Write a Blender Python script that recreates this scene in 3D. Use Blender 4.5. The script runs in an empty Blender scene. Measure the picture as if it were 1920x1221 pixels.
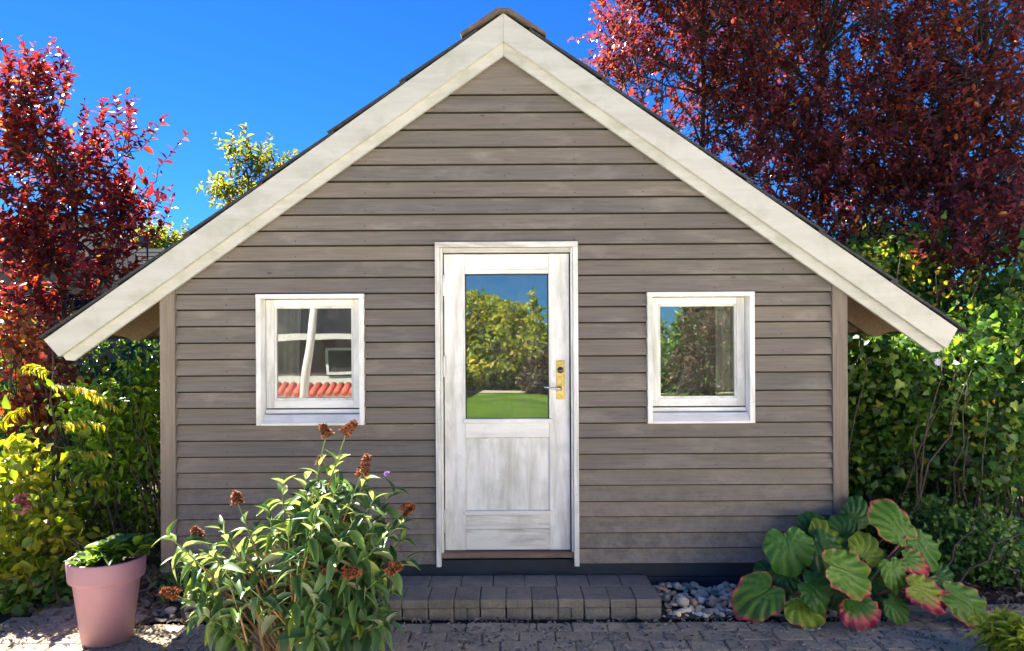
import bpy, bmesh, math, random
import numpy as np
from mathutils import Vector, Matrix, Quaternion, noise as mnoise

R = math.radians
rng = np.random.default_rng(7)
random.seed(7)
scene = bpy.context.scene
COL = scene.collection

# ------------------------------------------------------------------ camera, sky, sun, exposure
FPX, CX, HY, CAMD, EYE, ROLL = 1390.0, 960.0, 640.0, 4.93, 1.656, 0.0055
cam_d = bpy.data.cameras.new('camera')
cam = bpy.data.objects.new('camera', cam_d)
COL.objects.link(cam)
cam.location = (0, -CAMD, EYE)
cam.rotation_mode = 'QUATERNION'
cam.rotation_quaternion = (Matrix.Rotation(R(90), 4, 'X') @ Matrix.Rotation(-ROLL, 4, 'Z')).to_quaternion()
cam_d.sensor_width = 36.0
cam_d.lens = FPX / 1920 * 36
cam_d.shift_y = (HY - 610.5) / 1920
cam_d.clip_start = 0.05
cam_d.clip_end = 2000
scene.camera = cam

SUN_AZ, SUN_EL = R(-46), R(46.5)
world = bpy.data.worlds.new('World')
scene.world = world
world.use_nodes = True
wn = world.node_tree.nodes
wl = world.node_tree.links
for n in list(wn):
    wn.remove(n)
wo = wn.new('ShaderNodeOutputWorld')
bg = wn.new('ShaderNodeBackground')
sky = wn.new('ShaderNodeTexSky')
sky.sky_type = 'NISHITA'
sky.sun_disc = False
sky.sun_elevation = SUN_EL
sky.sun_rotation = SUN_AZ
sky.altitude = 0
sky.air_density = 1.0
sky.dust_density = 0.0
sky.ozone_density = 3.0
hs = wn.new('ShaderNodeHueSaturation')
hs.inputs['Saturation'].default_value = 1.15
wl.new(sky.outputs[0], hs.inputs['Color'])
ft = wn.new('ShaderNodeMix'); ft.data_type = 'RGBA'; ft.blend_type = 'MULTIPLY'; ft.inputs[0].default_value = 1.0
ft.inputs[7].default_value = (0.09, 0.28, 0.55, 1)          # clean dry air: a deeper blue all over
wl.new(hs.outputs[0], ft.inputs[6])
wl.new(ft.outputs[2], bg.inputs['Color'])
bg.inputs['Strength'].default_value = 0.06
wl.new(bg.outputs[0], wo.inputs['Surface'])

sun_d = bpy.data.lights.new('sun', 'SUN')
sun_d.energy = 5.0
sun_d.angle = R(0.5)
sun_d.color = (1.0, 0.93, 0.82)
sun = bpy.data.objects.new('sun', sun_d)
COL.objects.link(sun)
sv = Vector((math.sin(SUN_AZ) * math.cos(SUN_EL), math.cos(SUN_AZ) * math.cos(SUN_EL), math.sin(SUN_EL)))
sun.rotation_mode = 'QUATERNION'
sun.rotation_quaternion = sv.to_track_quat('Z', 'Y')

vs = scene.view_settings
vs.view_transform = 'Standard'
vs.look = 'None'
vs.gamma = 1.0
vs.exposure = 2.55
scene.cycles.max_bounces = 8
scene.cycles.diffuse_bounces = 4
scene.cycles.glossy_bounces = 3
scene.cycles.transmission_bounces = 4
scene.cycles.transparent_max_bounces = 8
scene.cycles.use_denoising = True
scene.cycles.sample_clamp_indirect = 8

# ------------------------------------------------------------------ helpers
def W(px, py, d):
    """point of the place seen at photo pixel px,py at depth d from the lens"""
    x0 = px - (py - HY) * ROLL
    y0 = py + (px - CX) * ROLL
    return Vector(((x0 - CX) / FPX * d, d - CAMD, EYE + (HY - y0) / FPX * d))


def C(h):
    h = h.lstrip('#')
    out = []
    for i in (0, 2, 4):
        c = int(h[i:i + 2], 16) / 255
        out.append(c / 12.92 if c <= 0.04045 else ((c + 0.055) / 1.055) ** 2.4)
    return (*out, 1.0)


def tag(o, label=None, cat=None, group=None, kind=None):
    if label: o['label'] = label
    if cat: o['category'] = cat
    if group: o['group'] = group
    if kind: o['kind'] = kind
    return o


def empty(name, loc=(0, 0, 0), label=None, cat=None, group=None, kind=None, rz=0):
    o = bpy.data.objects.new(name, None)
    o.empty_display_size = 0.1
    COL.objects.link(o)
    o.location = loc
    o.rotation_euler = (0, 0, rz)
    return tag(o, label, cat, group, kind)


def link(name, me, mat=None, parent=None, wloc=True):
    o = bpy.data.objects.new(name, me)
    COL.objects.link(o)
    if mat is not None and len(me.materials) == 0:
        for m in (mat if isinstance(mat, (list, tuple)) else [mat]):
            me.materials.append(m)
    if parent is not None:
        o.parent = parent
        if wloc:                       # mesh data given in world space
            off = Vector((0, 0, 0)); p = parent
            while p is not None:
                off += Vector(p.location); p = p.parent
            o.location = -off
    return o


def np_mesh(name, V, F, smooth=False, mi=None):
    """V (n,3), F (m,k) arrays, every face with k corners"""
    V = np.asarray(V, dtype=np.float32); F = np.asarray(F, dtype=np.int32)
    me = bpy.data.meshes.new(name)
    k = F.shape[1]
    me.vertices.add(len(V)); me.vertices.foreach_set('co', V.ravel())
    me.loops.add(F.size); me.loops.foreach_set('vertex_index', F.ravel())
    me.polygons.add(len(F))
    me.polygons.foreach_set('loop_start', np.arange(0, F.size, k, dtype=np.int32))
    me.polygons.foreach_set('loop_total', np.full(len(F), k, dtype=np.int32))
    if mi is not None:
        me.polygons.foreach_set('material_index', np.asarray(mi, dtype=np.int32))
    if smooth:
        me.polygons.foreach_set('use_smooth', np.ones(len(F), dtype=bool))
    me.update(calc_edges=True)
    return me


class MB:
    """collects shapes into one mesh"""
    def __init__(self):
        self.v = []; self.f = []; self.sm = []

    def add(self, vs, fs, smooth=False):
        b = len(self.v)
        self.v += [tuple(x) for x in vs]
        self.f += [tuple(b + i for i in f) for f in fs]
        self.sm += [smooth] * len(fs)
        return self

    def box(self, x0, x1, y0, y1, z0, z1, bev=0.0):
        if bev > 0:
            b = min(bev, (x1 - x0) * .45, (y1 - y0) * .45, (z1 - z0) * .45)
            vs = []; idx = {}
            for i, X in enumerate((x0, x1)):
                for j, Y in enumerate((y0, y1)):
                    for k, Z in enumerate((z0, z1)):
                        sx, sy, sz = (1 - 2 * i) * b, (1 - 2 * j) * b, (1 - 2 * k) * b
                        idx[i, j, k] = (len(vs), len(vs) + 1, len(vs) + 2)
                        vs += [(X, Y + sy, Z + sz), (X + sx, Y, Z + sz), (X + sx, Y + sy, Z)]
            g = lambda a, n: idx[a][n]
            fs = []
            for i in (0, 1):
                q = [g((i, 0, 0), 0), g((i, 0, 1), 0), g((i, 1, 1), 0), g((i, 1, 0), 0)]
                fs.append(q if i == 0 else q[::-1])
                q = [g((0, i, 0), 1), g((1, i, 0), 1), g((1, i, 1), 1), g((0, i, 1), 1)]
                fs.append(q if i == 0 else q[::-1])
                q = [g((0, 0, i), 2), g((0, 1, i), 2), g((1, 1, i), 2), g((1, 0, i), 2)]
                fs.append(q if i == 0 else q[::-1])
            for a in (0, 1):
                for c in (0, 1):
                    fs.append([g((a, c, 0), 0), g((a, c, 0), 1), g((a, c, 1), 1), g((a, c, 1), 0)][::(1 if a != c else -1)])
                    fs.append([g((a, 0, c), 0), g((a, 0, c), 2), g((a, 1, c), 2), g((a, 1, c), 0)][::(1 if a == c else -1)])
                    fs.append([g((0, a, c), 1), g((0, a, c), 2), g((1, a, c), 2), g((1, a, c), 1)][::(1 if a != c else -1)])
                    for k in (0, 1):
                        t = list(idx[a, c, k])
                        fs.append(t if (a + c + k) % 2 == 1 else t[::-1])
            return self.add(vs, fs)
        vs = [(x0, y0, z0), (x1, y0, z0), (x1, y1, z0), (x0, y1, z0), (x0, y0, z1), (x1, y0, z1), (x1, y1, z1), (x0, y1, z1)]
        return self.add(vs, [(0, 3, 2, 1), (4, 5, 6, 7), (0, 1, 5, 4), (1, 2, 6, 5), (2, 3, 7, 6), (3, 0, 4, 7)])

    def prism(self, poly, f0, f1):
        """extrude a polygon: poly list of 2D, f0/f1 map (a,b) to the 3D front / back point"""
        n = len(poly)
        vs = [f0(*p) for p in poly] + [f1(*p) for p in poly]
        fs = [tuple(range(n)), tuple(range(2 * n - 1, n - 1, -1))]
        fs += [(i + n, (i + 1) % n + n, (i + 1) % n, i) for i in range(n)]
        return self.add(vs, fs)

    def tube(self, pts, radii, sides=6, cap=True):
        pts = [Vector(p) for p in pts]
        if not hasattr(radii, '__len__'): radii = [radii] * len(pts)
        up = Vector((0.3, 0.2, 1)).normalized()
        rings = []
        vs = []
        for i, p in enumerate(pts):
            t = (pts[min(i + 1, len(pts) - 1)] - pts[max(i - 1, 0)]).normalized()
            a = t.cross(up)
            if a.length < 0.05: a = t.cross(Vector((1, 0, 0)))
            a.normalize(); b = t.cross(a)
            for k in range(sides):
                w = 2 * math.pi * k / sides
                vs.append(p + (a * math.cos(w) + b * math.sin(w)) * radii[i])
        fs = []
        for i in range(len(pts) - 1):
            for k in range(sides):
                fs.append((i * sides + k, (i + 1) * sides + k, (i + 1) * sides + (k + 1) % sides, i * sides + (k + 1) % sides))
        if cap:
            fs.append(tuple(range(sides)))
            fs.append(tuple(range(len(pts) * sides - 1, (len(pts) - 1) * sides - 1, -1)))
        return self.add(vs, fs, True)

    def lathe(self, prof, center=(0, 0), seg=48):
        vs = []; fs = []
        for r, z in prof:
            for k in range(seg):
                w = 2 * math.pi * k / seg
                vs.append((center[0] + r * math.cos(w), center[1] + r * math.sin(w), z))
        for i in range(len(prof) - 1):
            for k in range(seg):
                fs.append((i * seg + k, i * seg + (k + 1) % seg, (i + 1) * seg + (k + 1) % seg, (i + 1) * seg + k))
        return self.add(vs, fs, True)

    def mesh(self, name):
        me = bpy.data.meshes.new(name)
        me.from_pydata(self.v, [], self.f)
        me.polygons.foreach_set('use_smooth', self.sm)
        me.update()
        return me

    def build(self, name, mat, parent=None, wloc=True):
        return link(name, self.mesh(name), mat, parent, wloc)


def sinnoise(P, s, seed=0):
    """cheap vectorised smooth noise, about -1..1"""
    r = np.random.default_rng(seed)
    out = np.zeros(len(P))
    for k in range(7):
        f = r.normal(size=3) * s * (0.7 + 0.25 * k)
        out += np.sin(P @ f + r.uniform(0, 6.28)) / (1 + 0.25 * k)
    return out / 3.0


def unit(a):
    return a / np.maximum(np.linalg.norm(a, axis=-1, keepdims=True), 1e-9)

# ------------------------------------------------------------------ materials
def nodes(name):
    m = bpy.data.materials.new(name)
    m.use_nodes = True
    nt = m.node_tree
    return m, nt.nodes, nt.links, nt.nodes['Principled BSDF']


def N(ns, t, **kw):
    n = ns.new(t)
    for k, v in kw.items():
        if hasattr(n, k): setattr(n, k, v)
        else: n.inputs[k].default_value = v
    return n


def ramp(ns, stops, interp='LINEAR'):
    r = ns.new('ShaderNodeValToRGB')
    r.color_ramp.interpolation = interp
    e = r.color_ramp.elements
    while len(e) < len(stops): e.new(0.5)
    for i, (p, c) in enumerate(stops):
        e[i].position = p; e[i].color = c
    return r


def mixc(ns, ls, fac, a, b, mode='MIX'):
    m = ns.new('ShaderNodeMix'); m.data_type = 'RGBA'; m.blend_type = mode
    for sock, v in ((m.inputs[0], fac), (m.inputs[6], a), (m.inputs[7], b)):
        if hasattr(v, 'links') or hasattr(v, 'is_output'): ls.new(v, sock)
        else: sock.default_value = v
    return m.outputs[2]


def objcoord(ns, ls, scale=(1, 1, 1), rand=6.0):
    """generated-in-place coordinates shifted for each object"""
    tc = ns.new('ShaderNodeTexCoord')
    mp = ns.new('ShaderNodeMapping'); mp.inputs['Scale'].default_value = scale
    oi = ns.new('ShaderNodeObjectInfo')
    ad = ns.new('ShaderNodeVectorMath'); ad.operation = 'MULTIPLY_ADD'
    cmb = ns.new('ShaderNodeCombineXYZ')
    mu = ns.new('ShaderNodeMath'); mu.operation = 'MULTIPLY'; mu.inputs[1].default_value = rand
    ls.new(oi.outputs['Random'], mu.inputs[0])
    for i in range(3): ls.new(mu.outputs[0], cmb.inputs[i])
    ad2 = ns.new('ShaderNodeVectorMath'); ad2.operation = 'ADD'
    ls.new(tc.outputs['Object'], ad2.inputs[0]); ls.new(cmb.outputs[0], ad2.inputs[1])
    ls.new(ad2.outputs[0], mp.inputs['Vector'])
    return mp.outputs[0], oi.outputs['Random']


def noise(ns, ls, vec, scale, detail=4, rough=0.6, dist=0.0):
    n = N(ns, 'ShaderNodeTexNoise')
    n.inputs['Scale'].default_value = scale; n.inputs['Detail'].default_value = detail
    n.inputs['Roughness'].default_value = rough; n.inputs['Distortion'].default_value = dist
    if vec is not None: ls.new(vec, n.inputs['Vector'])
    return n.outputs['Fac']


def bump(ns, ls, h, strength, dist, bsdf, prev=None):
    b = ns.new('ShaderNodeBump'); b.inputs['Strength'].default_value = strength; b.inputs['Distance'].default_value = dist
    ls.new(h, b.inputs['Height'])
    if prev is not None: ls.new(prev, b.inputs['Normal'])
    ls.new(b.outputs[0], bsdf.inputs['Normal'])
    return b.outputs[0]


def wood_stain(name, base, dark, light, grain_axis=0):
    """weathered stained timber: grain along one axis, bleached scuffs, per-board tone"""
    m, ns, ls, b = nodes(name)
    sc = [30, 30, 30]; sc[grain_axis] = 1.2
    v, rnd = objcoord(ns, ls, tuple(sc))
    g = noise(ns, ls, v, 2.2, 6, 0.65, 0.4)
    v2, _ = objcoord(ns, ls, tuple(1.0 if i != grain_axis else 0.35 for i in range(3)))
    pat = noise(ns, ls, v2, 7, 5, 0.6, 0.3)
    pr = ramp(ns, [(0.54, (0, 0, 0, 1)), (0.74, (1, 1, 1, 1))]); ls.new(pat, pr.inputs[0])
    gr = ramp(ns, [(0.3, dark), (0.62, base)]); ls.new(g, gr.inputs[0])
    f1 = ns.new('ShaderNodeMath'); f1.operation = 'MULTIPLY'; f1.inputs[1].default_value = 0.62; ls.new(pr.outputs[0], f1.inputs[0])
    c1 = mixc(ns, ls, f1.outputs[0], gr.outputs[0], light)
    big = noise(ns, ls, v2, 2.3, 3, 0.5)
    br = ramp(ns, [(0.3, (0.78, 0.78, 0.80, 1)), (0.7, (1.12, 1.10, 1.06, 1))]); ls.new(big, br.inputs[0])
    c2 = mixc(ns, ls, 0.8, c1, br.outputs[0], 'MULTIPLY')
    rr = ramp(ns, [(0, (0.86, 0.87, 0.90, 1)), (1, (1.12, 1.09, 1.05, 1))]); ls.new(rnd, rr.inputs[0])
    c3 = mixc(ns, ls, 1.0, c2, rr.outputs[0], 'MULTIPLY')
    # small knots and pale scratches
    vo = ns.new('ShaderNodeTexVoronoi'); vo.inputs['Scale'].default_value = 5.0
    v3, _ = objcoord(ns, ls, tuple(1.0 if i != grain_axis else 0.45 for i in range(3)))
    ls.new(v3, vo.inputs['Vector'])
    kr = ramp(ns, [(0.015, (0.35, 0.3, 0.27, 1)), (0.06, (1, 1, 1, 1))]); ls.new(vo.outputs['Distance'], kr.inputs[0])
    c4 = mixc(ns, ls, 0.7, c3, kr.outputs[0], 'MULTIPLY')
    ls.new(c4, b.inputs['Base Color'])
    b.inputs['Roughness'].default_value = 0.72
    b.inputs['Specular IOR Level'].default_value = 0.3
    bump(ns, ls, g, 0.35, 0.004, b)
    return m


def worn_white(name, base, dirt, moss, amount=0.5, axis=2):
    """old white paint: streaks along the grain, greenish bloom, bare spots"""
    m, ns, ls, b = nodes(name)
    sc = [9, 9, 9]; sc[axis] = 1.3
    v, rnd = objcoord(ns, ls, tuple(sc))
    st = noise(ns, ls, v, 1.5, 6, 0.62, 0.5)
    sr = ramp(ns, [(0.42, (0, 0, 0, 1)), (0.72, (1, 1, 1, 1))]); ls.new(st, sr.inputs[0])
    f = ns.new('ShaderNodeMath'); f.operation = 'MULTIPLY'; f.inputs[1].default_value = amount; ls.new(sr.outputs[0], f.inputs[0])
    c1 = mixc(ns, ls, f.outputs[0], base, dirt)
    v2, _ = objcoord(ns, ls, (1, 1, 1))
    mo = noise(ns, ls, v2, 5.5, 4, 0.6, 0.2)
    mr = ramp(ns, [(0.5, (0, 0, 0, 1)), (0.72, (1, 1, 1, 1))]); ls.new(mo, mr.inputs[0])
    f2 = ns.new('ShaderNodeMath'); f2.operation = 'MULTIPLY'; f2.inputs[1].default_value = 0.45; ls.new(mr.outputs[0], f2.inputs[0])
    c2 = mixc(ns, ls, f2.outputs[0], c1, moss)
    sc3 = [60, 60, 60]; sc3[axis] = 9
    v3, _ = objcoord(ns, ls, tuple(sc3))
    ch = noise(ns, ls, v3, 0.9, 5, 0.75, 0.6)
    cr = ramp(ns, [(0.70, (0, 0, 0, 1)), (0.74, (1, 1, 1, 1))]); ls.new(ch, cr.inputs[0])
    f3 = ns.new('ShaderNodeMath'); f3.operation = 'MULTIPLY'; f3.inputs[1].default_value = min(1, amount * 1.3); ls.new(cr.outputs[0], f3.inputs[0])
    c3 = mixc(ns, ls, f3.outputs[0], c2, C('#8f8879'))
    ls.new(c3, b.inputs['Base Color'])
    b.inputs['Roughness'].default_value = 0.5
    bump(ns, ls, st, 0.25, 0.003, b)
    return m


def plain(name, col, rough=0.6, metal=0.0, var=0.15, scale=20.0, bmp=0.2, spec=0.5, bd=0.003):
    m, ns, ls, b = nodes(name)
    v, rnd = objcoord(ns, ls)
    n = noise(ns, ls, v, scale, 5, 0.6)
    lo = tuple(c * (1 - var) for c in col[:3]) + (1,)
    hi = tuple(min(1, c * (1 + var)) for c in col[:3]) + (1,)
    r = ramp(ns, [(0.3, lo), (0.7, hi)]); ls.new(n, r.inputs[0])
    ls.new(r.outputs[0], b.inputs['Base Color'])
    b.inputs['Roughness'].default_value = rough; b.inputs['Metallic'].default_value = metal
    b.inputs['Specular IOR Level'].default_value = spec
    bump(ns, ls, n, bmp, bd, b)
    return m


def stone_mat(name, stops, speck=0.5, scale=60, bmp=0.5, spread=1.0, stain=None):
    """concrete / stone: per-object tone from a ramp, fine aggregate, blotches"""
    m, ns, ls, b = nodes(name)
    v, rnd = objcoord(ns, ls)
    r = ramp(ns, stops)
    geo = ns.new('ShaderNodeNewGeometry')
    ad = ns.new('ShaderNodeMath'); ad.operation = 'ADD'; ls.new(rnd, ad.inputs[0]); ls.new(geo.outputs['Random Per Island'], ad.inputs[1])
    fr = ns.new('ShaderNodeMath'); fr.operation = 'FRACT'; ls.new(ad.outputs[0], fr.inputs[0])
    ls.new(fr.outputs[0], r.inputs[0])
    n1 = noise(ns, ls, v, scale, 6, 0.7)
    n2 = noise(ns, ls, v, scale / 8, 4, 0.6, 0.5)
    r1 = ramp(ns, [(0.3, (0.6, 0.6, 0.6, 1)), (0.7, (1.35, 1.35, 1.35, 1))]); ls.new(n1, r1.inputs[0])
    r2 = ramp(ns, [(0.3, (0.72, 0.72, 0.74, 1)), (0.7, (1.2, 1.18, 1.14, 1))]); ls.new(n2, r2.inputs[0])
    c = mixc(ns, ls, speck, r.outputs[0], r1.outputs[0], 'MULTIPLY')
    c = mixc(ns, ls, 0.8, c, r2.outputs[0], 'MULTIPLY')
    if stain:
        n3 = noise(ns, ls, v, scale / 4, 6, 0.75, 1.0)
        r3 = ramp(ns, [(0.56, (0, 0, 0, 1)), (0.66, (1, 1, 1, 1))]); ls.new(n3, r3.inputs[0])
        f = ns.new('ShaderNodeMath'); f.operation = 'MULTIPLY'; f.inputs[1].default_value = 0.45; ls.new(r3.outputs[0], f.inputs[0])
        c = mixc(ns, ls, f.outputs[0], c, stain)
    ls.new(c, b.inputs['Base Color'])
    b.inputs['Roughness'].default_value = 0.85
    b.inputs['Specular IOR Level'].default_value = 0.3
    bump(ns, ls, n1, bmp, 0.003, b)
    return m


def leaf_mat(name, stops, trans=0.45, rough=0.42, tint=(1.25, 1.35, 0.6), under=None, spec=0.5, coarse=9.0):
    """leaf: tone per leaf, mottling, light shining through"""
    m, ns, ls, b = nodes(name)
    geo = ns.new('ShaderNodeNewGeometry'); oi = ns.new('ShaderNodeObjectInfo')
    ad = ns.new('ShaderNodeMath'); ad.operation = 'MULTIPLY_ADD'; ad.inputs[1].default_value = 7.31
    ls.new(oi.outputs['Random'], ad.inputs[0]); ls.new(geo.outputs['Random Per Island'], ad.inputs[2])
    fr = ns.new('ShaderNodeMath'); fr.operation = 'FRACT'; ls.new(ad.outputs[0], fr.inputs[0])
    r = ramp(ns, stops); ls.new(fr.outputs[0], r.inputs[0])
    tc = ns.new('ShaderNodeTexCoord')
    n = noise(ns, ls, geo.outputs['Position'], coarse, 4, 0.6)
    nr = ramp(ns, [(0.3, (0.7, 0.72, 0.7, 1)), (0.7, (1.25, 1.2, 1.2, 1))]); ls.new(n, nr.inputs[0])
    c = mixc(ns, ls, 0.8, r.outputs[0], nr.outputs[0], 'MULTIPLY')
    if under is not None:
        c = mixc(ns, ls, geo.outputs['Backfacing'], c, under)
    ls.new(c, b.inputs['Base Color'])
    b.inputs['Roughness'].default_value = rough
    b.inputs['Specular IOR Level'].default_value = spec
    t = ns.new('ShaderNodeBsdfTranslucent')
    tcx = mixc(ns, ls, 1.0, c, (*tint, 1), 'MULTIPLY')
    ls.new(tcx, t.inputs['Color'])
    mx = ns.new('ShaderNodeMixShader'); mx.inputs[0].default_value = trans
    ls.new(b.outputs[0], mx.inputs[1]); ls.new(t.outputs[0], mx.inputs[2])
    out = [x for x in ns if x.type == 'OUTPUT_MATERIAL'][0]
    ls.new(mx.outputs[0], out.inputs['Surface'])
    return m


def glass_mat(name, refl=0.15):
    m, ns, ls, b = nodes(name)
    ns.remove(b)
    out = [x for x in ns if x.type == 'OUTPUT_MATERIAL'][0]
    g = ns.new('ShaderNodeBsdfGlossy'); g.inputs['Roughness'].default_value = 0.0
    g.inputs['Color'].default_value = (1, 1, 1, 1)
    t = ns.new('ShaderNodeBsdfTransparent'); t.inputs['Color'].default_value = (0.82, 0.86, 0.85, 1)
    fz = ns.new('ShaderNodeFresnel'); fz.inputs['IOR'].default_value = 1.5
    mu = ns.new('ShaderNodeMath'); mu.operation = 'ADD'; mu.inputs[1].default_value = refl - 0.04
    mu.use_clamp = True
    ls.new(fz.outputs[0], mu.inputs[0])
    mx = ns.new('ShaderNodeMixShader')
    ls.new(mu.outputs[0], mx.inputs[0]); ls.new(t.outputs[0], mx.inputs[1]); ls.new(g.outputs[0], mx.inputs[2])
    df = ns.new('ShaderNodeBsdfDiffuse'); df.inputs['Color'].default_value = (0.55, 0.52, 0.46, 1)
    tc = ns.new('ShaderNodeTexCoord')
    dn = noise(ns, ls, tc.outputs['Object'], 9, 6, 0.7, 0.6)
    dr = ramp(ns, [(0.35, (0.012, 0.012, 0.012, 1)), (0.8, (0.11, 0.11, 0.11, 1))]); ls.new(dn, dr.inputs[0])
    m2 = ns.new('ShaderNodeMixShader'); ls.new(dr.outputs[0], m2.inputs[0]); ls.new(mx.outputs[0], m2.inputs[1]); ls.new(df.outputs[0], m2.inputs[2])
    ls.new(m2.outputs[0], out.inputs['Surface'])
    nb = noise(ns, ls, tc.outputs['Object'], 2.2, 1, 0.4)
    bb = ns.new('ShaderNodeBump'); bb.inputs['Strength'].default_value = 0.11; bb.inputs['Distance'].default_value = 0.01
    ls.new(nb, bb.inputs['Height']); ls.new(bb.outputs[0], g.inputs['Normal'])
    return m


M = {}
M['board'] = wood_stain('stained_cladding', (0.218, 0.193, 0.163, 1), (0.158, 0.139, 0.118, 1), (0.34, 0.305, 0.258, 1), 0)
M['post'] = wood_stain('stained_post', (0.235, 0.20, 0.165, 1), (0.17, 0.143, 0.12, 1), (0.31, 0.27, 0.22, 1), 2)
M['white'] = worn_white('old_white_paint', (0.87, 0.865, 0.83, 1), C('#9c9b8e'), C('#b2bba8'), 0.68, 2)
M['white_h'] = worn_white('old_white_paint_rail', (0.87, 0.865, 0.83, 1), C('#b5b3a8'), C('#bcc2b4'), 0.5, 0)
M['white_worn'] = worn_white('peeling_white_paint', (0.82, 0.81, 0.76, 1), C('#948d7d'), C('#a9a898'), 0.95, 0)
M['barge'] = worn_white('cream_white_barge_paint', (0.54, 0.532, 0.480, 1), C('#8f8d80'), C('#93997f'), 0.42, 0)
M['navy'] = plain('dark_blue_plinth', (0.012, 0.024, 0.042, 1), 0.5, var=0.3, scale=4, bmp=0.2)
M['roofing'] = plain('slate_roofing', (0.032, 0.034, 0.040, 1), 0.8, var=0.35, scale=25, bmp=0.4)
M['soffit'] = wood_stain('brown_roof_timber', (0.12, 0.085, 0.05, 1), (0.08, 0.055, 0.03, 1), (0.16, 0.12, 0.07, 1), 1)
M['inside'] = plain('shed_lining', (0.11, 0.09, 0.07, 1), 0.8)
def splash(mat, z0, z1, col, amount):
    """dried rain splash: a ragged dusty zone near the ground"""
    ns, ls = mat.node_tree.nodes, mat.node_tree.links
    b = ns['Principled BSDF']; old = b.inputs['Base Color'].links[0].from_socket
    geo = ns.new('ShaderNodeNewGeometry'); sp = ns.new('ShaderNodeSeparateXYZ'); ls.new(geo.outputs['Position'], sp.inputs[0])
    mr = ns.new('ShaderNodeMapRange'); mr.inputs['From Min'].default_value = z1; mr.inputs['From Max'].default_value = z0; ls.new(sp.outputs['Z'], mr.inputs['Value'])
    n = noise(ns, ls, geo.outputs['Position'], 14, 6, 0.75, 0.4)
    r = ramp(ns, [(0.40, (0, 0, 0, 1)), (0.66, (1, 1, 1, 1))]); ls.new(n, r.inputs[0])
    m = ns.new('ShaderNodeMath'); m.operation = 'MULTIPLY'; ls.new(mr.outputs[0], m.inputs[0]); ls.new(r.outputs[0], m.inputs[1])
    m2 = ns.new('ShaderNodeMath'); m2.operation = 'MULTIPLY'; m2.inputs[1].default_value = amount; ls.new(m.outputs[0], m2.inputs[0])
    ls.new(mixc(ns, ls, m2.outputs[0], old, col), b.inputs['Base Color'])
splash(M['board'], 0.19, 0.95, (0.34, 0.31, 0.26, 1), 0.65)
M['threshold'] = wood_stain('bare_threshold', (0.24, 0.17, 0.13, 1), (0.15, 0.11, 0.09, 1), (0.4, 0.32, 0.27, 1), 0)
M['glass'] = glass_mat('window_glass', 0.20)
M['brass'] = plain('aged_brass', (0.55, 0.40, 0.14, 1), 0.35, 1.0, var=0.3, scale=60)
M['dark_metal'] = plain('dark_bronze', (0.09, 0.075, 0.08, 1), 0.35, 1.0)
M['steel'] = plain('brushed_steel', (0.62, 0.60, 0.56, 1), 0.25, 1.0, var=0.08)
M['black'] = plain('black_shade_and_gasket', (0.02, 0.02, 0.02, 1), 0.7)
M['paver'] = stone_mat('grey_paver', [(0, (0.38, 0.30, 0.21, 1)), (0.5, (0.45, 0.36, 0.24, 1)), (0.8, (0.50, 0.395, 0.265, 1)), (1, (0.42, 0.345, 0.25, 1))], 0.7, 70, 0.6, stain=(0.26, 0.25, 0.23, 1))
M['paver_step'] = stone_mat('grey_step_block', [(0, (0.23, 0.20, 0.165, 1)), (0.5, (0.27, 0.24, 0.195, 1)), (1, (0.31, 0.27, 0.21, 1))], 0.6, 70, 0.5, stain=(0.17, 0.165, 0.13, 1))
M['sand'] = plain('joint_sand', (0.07, 0.062, 0.052, 1), 0.95, var=0.4, scale=120, bmp=0.6)
M['soil'] = plain('dark_soil', (0.055, 0.035, 0.024, 1), 0.95, var=0.6, scale=35, bmp=1.0, bd=0.02)
M['pebble'] = plain('river_pebble', (0.5, 0.45, 0.38, 1), 0.8)
M['pink_pot'] = plain('dusty_pink_plastic', (0.37, 0.195, 0.245, 1), 0.55, var=0.13, scale=3.5, bmp=0.05)
splash(M['pink_pot'], 0.0, 0.28, (0.20, 0.15, 0.12, 1), 0.6)
M['bark'] = plain('grey_brown_bark', (0.09, 0.07, 0.055, 1), 0.9, var=0.4, scale=30, bmp=0.8, bd=0.01)
M['bark_dark'] = plain('dark_twig_bark', (0.045, 0.03, 0.03, 1), 0.85, var=0.3, scale=30)
M['stem_tan'] = plain('tan_woody_stem', (0.34, 0.20, 0.085, 1), 0.6, var=0.3, scale=25)
M['stem_green'] = plain('green_stem', (0.14, 0.20, 0.05, 1), 0.5, var=0.2, scale=25)
M['stem_red'] = plain('reddish_stalk', (0.32, 0.09, 0.06, 1), 0.5, var=0.2, scale=25)
M['lf_plum'] = leaf_mat('purple_plum_leaf', [(0, (0.12, 0.040, 0.060, 1)), (0.45, (0.20, 0.055, 0.065, 1)), (0.75, (0.33, 0.055, 0.055, 1)), (0.94, (0.46, 0.10, 0.04, 1)), (1, (0.50, 0.24, 0.05, 1))], 0.5, 0.25, (1.1, 0.7, 0.75))
M['lf_red'] = leaf_mat('bright_red_leaf', [(0, (0.06, 0.014, 0.025, 1)), (0.4, (0.13, 0.018, 0.028, 1)), (0.75, (0.25, 0.03, 0.025, 1)), (0.93, (0.38, 0.07, 0.02, 1)), (1, (0.50, 0.26, 0.02, 1))], 0.5, 0.35, (1.8, 0.9, 0.7))
M['lf_ivy'] = leaf_mat('ivy_leaf', [(0, (0.022, 0.07, 0.014, 1)), (0.4, (0.065, 0.16, 0.025, 1)), (0.85, (0.15, 0.28, 0.035, 1)), (0.97, (0.26, 0.36, 0.04, 1)), (1, (0.34, 0.32, 0.03, 1))], 0.35, 0.38, (1.6, 1.6, 0.5))
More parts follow.
